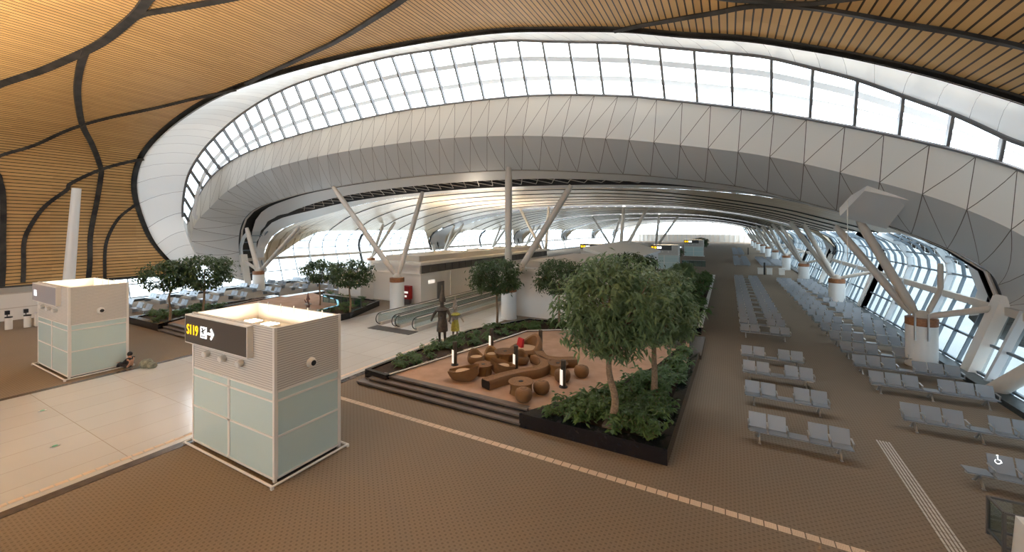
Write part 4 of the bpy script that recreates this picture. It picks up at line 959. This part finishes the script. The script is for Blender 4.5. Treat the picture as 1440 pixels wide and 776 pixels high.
# ------------------------------------------------------------------ statues, person, loose items
def skin_body(name, verts, edges, radii, m, parent, sub=1, root=0):
    me = bpy.data.meshes.new(name); me.from_pydata(verts, edges, []); o = bpy.data.objects.new(name, me); col.objects.link(o)
    md = o.modifiers.new('skin', 'SKIN'); md.use_smooth_shade = True
    for i, r in enumerate(radii): me.skin_vertices[0].data[i].radius = (r, r)
    me.skin_vertices[0].data[root].use_root = True
    sb = o.modifiers.new('sub', 'SUBSURF'); sb.levels = sub; sb.render_levels = sub
    dg = bpy.context.evaluated_depsgraph_get(); m2 = bpy.data.meshes.new_from_object(o.evaluated_get(dg)); bpy.data.objects.remove(o)
    m2.materials.clear(); m2.materials.append(m); m2.polygons.foreach_set('use_smooth', [True] * len(m2.polygons)); r = bpy.data.objects.new(name, m2); col.objects.link(r); r.parent = parent; return r
def statue(loc, rz, label, mb_, skirt, h=3.3, crown=True, wings=False):
    e = empty('guardian_statue', loc, rz, label, 'statue'); k = h / 2.45
    V = [(0, 0, .95), (0, 0, 1.2), (0, 0, 1.42), (0, 0, 1.55), (0, -.02, 1.68), (0, -.01, 1.8),
         (.1, 0, .9), (.12, -.03, .5), (.12, .02, .1), (.13, -.12, .04), (-.1, 0, .9), (-.12, -.03, .5), (-.12, .02, .1), (-.13, -.12, .04),
         (.2, 0, 1.44), (.36, -.05, 1.2), (.4, -.22, 1.02), (.38, -.3, .98), (-.2, 0, 1.44), (-.36, -.05, 1.2), (-.4, -.22, 1.02), (-.38, -.3, .98)]
    if wings: V[15], V[16], V[17], V[19], V[20], V[21] = (.42, -.05, 1.5), (.62, -.1, 1.66), (.72, -.1, 1.72), (-.42, -.05, 1.5), (-.62, -.1, 1.66), (-.72, -.1, 1.72)
    E_ = [(0, 1), (1, 2), (2, 3), (3, 4), (4, 5), (0, 6), (6, 7), (7, 8), (8, 9), (0, 10), (10, 11), (11, 12), (12, 13), (2, 14), (14, 15), (15, 16), (16, 17), (2, 18), (18, 19), (19, 20), (20, 21)]
    rad = [.17, .15, .18, .07, .11, .09, .1, .075, .055, .045, .1, .075, .055, .045, .08, .06, .045, .04, .08, .06, .045, .04]
    skin_body('body', [tuple(c * k for c in v) for v in V], E_, [r * k for r in rad], mb_, e)
    MB().lathe([(.24 * k, .5 * k), (.22 * k, .8 * k), (.17 * k, 1.05 * k), (.16 * k, 1.12 * k)], 18).build('skirt', skirt, e, True)
    MB().lathe([(.25 * k, 1.36 * k), (.3 * k, 1.43 * k), (.12 * k, 1.52 * k)], 16).build('collar', skirt, e, True)
    if crown: MB().lathe([(.14 * k, 1.76 * k), (.16 * k, 1.84 * k), (.11 * k, 1.95 * k), (.09 * k, 2.1 * k), (.045 * k, 2.25 * k), (.012 * k, 2.45 * k)], 14).build('crown', mb_, e, True)
    MB().lathe([(.3 * k, 0), (.3 * k, .05 * k), (.22 * k, .09 * k)], 16).build('pedestal', M['granite'], e); return e
statue(w(-12.55, 15.9, PH - .08), R(20), 'dark bronze guardian statue with tall pointed crown in the planter', M['statue'], M['statue'], 3.7)
statue(w(-12.35, 16.7, PH - .08), R(60), 'pale grey guardian statue with yellow skirt behind the dark one', M['statue2'], M['gold'], 2.9, True)
statue(w(2 * XC + 12.4 - .3, 15.8, PH - .08), R(-20), 'reddish brown statue with raised arms in the far planter', M['reddish'], M['statue2'], 2.3, True, True)
# two yellow lantern posts of the far deck
for x, y, lb in ((-24.6, 12.6, 'yellow sign post nearer the kiosk on the far deck'), (-24.4, 14.6, 'yellow sign post beside the reddish statue on the far deck')):
    e = empty('sign_post', w(x, y, DH), R(50), lb, 'sign post'); MB().box(-.2, .2, -.06, .06, .3, 1.15).build('sign_panel', M['yellow'], e); MB().box(-.03, .03, -.03, .03, 0, .3).build('post', M['black'], e); MB().box(-.18, .18, -.12, .12, 0, .03).build('base', M['black'], e)
# person sitting behind the far kiosk
pe = empty('person', w(-22.75, 7.35, 0), R(-60), 'person in dark clothes sitting on the floor behind the far kiosk', 'person')
V = [(0, 0, .16), (0, .02, .34), (0, .04, .52), (0, .02, .62), (0, -.01, .74), (0, -.01, .82), (.11, -.02, .14), (.2, -.38, .34), (.17, -.5, .05), (.17, -.64, .04), (-.11, -.02, .14), (-.2, -.38, .34), (-.17, -.5, .05), (-.17, -.64, .04), (.18, .03, .52), (.28, -.12, .36), (.2, -.34, .38), (.17, -.42, .38), (-.18, .03, .52), (-.28, -.12, .36), (-.2, -.34, .38), (-.17, -.42, .38)]
E_ = [(0, 1), (1, 2), (2, 3), (3, 4), (4, 5), (0, 6), (6, 7), (7, 8), (8, 9), (0, 10), (10, 11), (11, 12), (12, 13), (2, 14), (14, 15), (15, 16), (16, 17), (2, 18), (18, 19), (19, 20), (20, 21)]
RD = [.14, .13, .14, .06, .1, .085, .1, .08, .06, .045, .1, .08, .06, .045, .07, .05, .04, .035, .07, .05, .04, .035]
skin_body('body', V, E_, RD, M['skin'], pe, 2)
skin_body('clothing', V[:4] + V[6:9] + V[10:13] + V[14:17] + V[18:21], [(0, 1), (1, 2), (2, 3), (0, 4), (4, 5), (5, 6), (0, 7), (7, 8), (8, 9), (2, 10), (10, 11), (11, 12), (2, 13), (13, 14), (14, 15)], [.16, .15, .155, .066, .115, .095, .075, .115, .095, .075, .085, .065, .052, .085, .065, .052], M['cloth'], pe, 2)
MB().lathe([(.1, .72), (.118, .78), (.112, .85), (.07, .91), (.01, .93)], 16, (0, .025, 0)).build('hair', M['hair'], pe, True)
for sd in (1, -1): MB().lathe([(.002, -.012), (.012, 0), (.002, .012)], 8, (sd * .036, -.1, .785)).build('eye', M['hair'], pe, True)
for sd in (1, -1):
    mb = MB()
    for k in range(4): mb.tube([(sd * .17 + (k - 1.5) * .02, -.44, .385), (sd * .17 + (k - 1.5) * .022, -.49 - .008 * (k in (1, 2)), .375), (sd * .17 + (k - 1.5) * .022, -.52 - .01 * (k in (1, 2)), .35)], [.01, .009, .007], 6)
    mb.tube([(sd * .14, -.42, .38), (sd * .115, -.46, .375), (sd * .11, -.49, .36)], [.012, .01, .008], 6); mb.build('fingers', M['skin'], pe, True)
bd = MB(); bd.lathe([(.25, 0), (.32, .12), (.3, .3), (.2, .42), (.05, .46)], 14); bd.lathe([(.18, 0), (.24, .1), (.2, .25), (.06, .33)], 12, (.42, .1, 0))
o = tag(bd.build('cloth_bundle', M['greycloth'], None, True), 'grey green bundle on the floor beside the person at the far kiosk', 'bundle'); o.location = w(-22.25, 7.75, 0)
# left wall counters, stanchions and bins
pw = empty('partition', w(-41.2, 8.0, 0), 0, 'white framed partition panels along the far left wall', 'partition'); of = Vector(pw.location)
for k in range(4):
    MB().box(-.05, .05, (-6 + 2.35 * k) * S + .03, (-3.65 + 2.35 * k) * S - .03, .05, 1.75 * S).build('panel', M['clad'], pw)
    MB().box(-.08, .08, (-6 + 2.35 * k) * S - .03, (-6 + 2.35 * k) * S + .03, 0, 1.8 * S).build('post', M['tube'], pw)
MB().box(-.07, .07, -6 * S, 3.4 * S, .82 * S, .87 * S).build('mid_rail', M['tube'], pw); MB().box(-.07, .07, -6 * S, 3.4 * S, 1.75 * S, 1.8 * S).build('top_rail', M['tube'], pw)
for x, y, lb in ((-37.9, 6.75, 'white post stand with black top nearest the partition end'), (-37.75, 7.45, 'white post stand with black top beside the white bin')):
    e = empty('post_stand', w(x, y, 0), 0, lb, 'stand'); MB().lathe([(.2, 0), (.2, .9)], 18).build('cylinder', M['white'], e, True); MB().lathe([(.21, .9), (.21, .98), (.1, 1.0)], 18).build('cap', M['black'], e); MB().box(-.5, -.3, -.12, .12, 1.1, 1.4).build('screen', M['black'], e); MB().box(-.42, -.38, -.03, .03, 0, 1.1).build('screen_pole', M['louvre'], e)
e = empty('waste_bin', w(-37.6, 7.95, 0), 0, 'square white bin next to the post stands', 'bin'); MB().box(-.3, .3, -.3, .3, .03, 1.02).build('body', M['white'], e); MB().box(-.32, .32, -.32, .32, 1.02, 1.07).build('lid', M['roofgrey'], e); MB().box(-.28, .28, -.28, .28, 0, .04).build('base', M['black'], e)
# cart with glass sides at the near right corner
ct = empty('display_case', w(4.5, 10.88, 0), 0, 'dark framed glass case at the near right corner of the carpet', 'case'); mb = MB(); cw, cd, ch = 1.3, .68, .95
for x in (0, cw):
    for y in (0, cd): mb.box(x - .03, x + .03, y - .03, y + .03, 0, ch)
for z in (.12, ch): 
    mb.bar((0, 0, z), (cw, 0, z), .05, .05); mb.bar((0, cd, z), (cw, cd, z), .05, .05); mb.bar((0, 0, z), (0, cd, z), .05, .05); mb.bar((cw, 0, z), (cw, cd, z), .05, .05)
mb.build('frame', M['louvre'], ct)
mb = MB(); mb.box(-.005, .005, .03, cd - .03, .14, ch - .03); mb.build('side_glass', M['bglass'], ct)
mb = MB(); mb.box(.03, cw - .03, cd - .005, cd + .005, .14, ch - .03); mb.build('side_glass', M['bglass'], ct)
o = MB().hexa([(0, 0, 0), (.7, 0, 0), (.7, .65, 0), (0, .65, 0), (.05, .05, .95), (.65, .05, .95), (.65, .6, 1.02), (.05, .6, 1.02)]).build('podium', M['white']); tag(o, 'white podium cut off by the near right corner of the view', 'podium'); o.location = w(4.56, 10.32, 0)
# counters with white items where the aisle opens to the right, glass enclosures far off
for x, y, lb in ((4.15, 62, 'black pole sign at the head of the second bench block'), (4.05, 109, 'black pole sign farther down the aisle')):
    tag(MB().box(-.12, .12, -.12, .12, 0, 2.1).build('pole_sign', M['black']), lb, 'sign').location = w(x, y, 0)
for x, y, lb in ((4.75, 62.6, 'white counter right of the black pole sign'), (6.15, 63, 'white counter in front of the fourth drum column'), (3.75, 62.5, 'narrow white counter left of the black pole sign')):
    e = empty('counter', w(x, y, 0), 0, lb, 'counter'); MB().box(-.4, .4, -.3, .3, 0, 1.05).build('body', M['white'], e); MB().box(-.44, .44, -.34, .34, 1.05, 1.1).build('top', M['roofgrey'], e)
for x0, x1, y0, y1, lb in ((-6.6, -3.2, 70, 74, 'turquoise glass enclosure beyond the small tree by the aisle'), (-27.6, -23.4, 20.3, 22.4, 'turquoise glass railing behind the far planter trees')):
    e = empty('glass_enclosure', w(x0, y0, 0), 0, lb, 'glass railing'); a, b_ = (x1 - x0) * S, (y1 - y0) * S; m_ = 6
    for k in range(m_): MB().box(a * k / m_ + .03, a * (k + 1) / m_ - .03, -.01, .01, .08, 1.25).build('pane', M['tglass'], e)
    for k in range(m_ + 1): MB().box(a * k / m_ - .03, a * k / m_ + .03, -.03, .03, 0, 1.3).build('post', M['louvre'], e)
    MB().bar((0, 0, 1.28), (a, 0, 1.28), .06, .05).build('handrail', M['leg'], e)
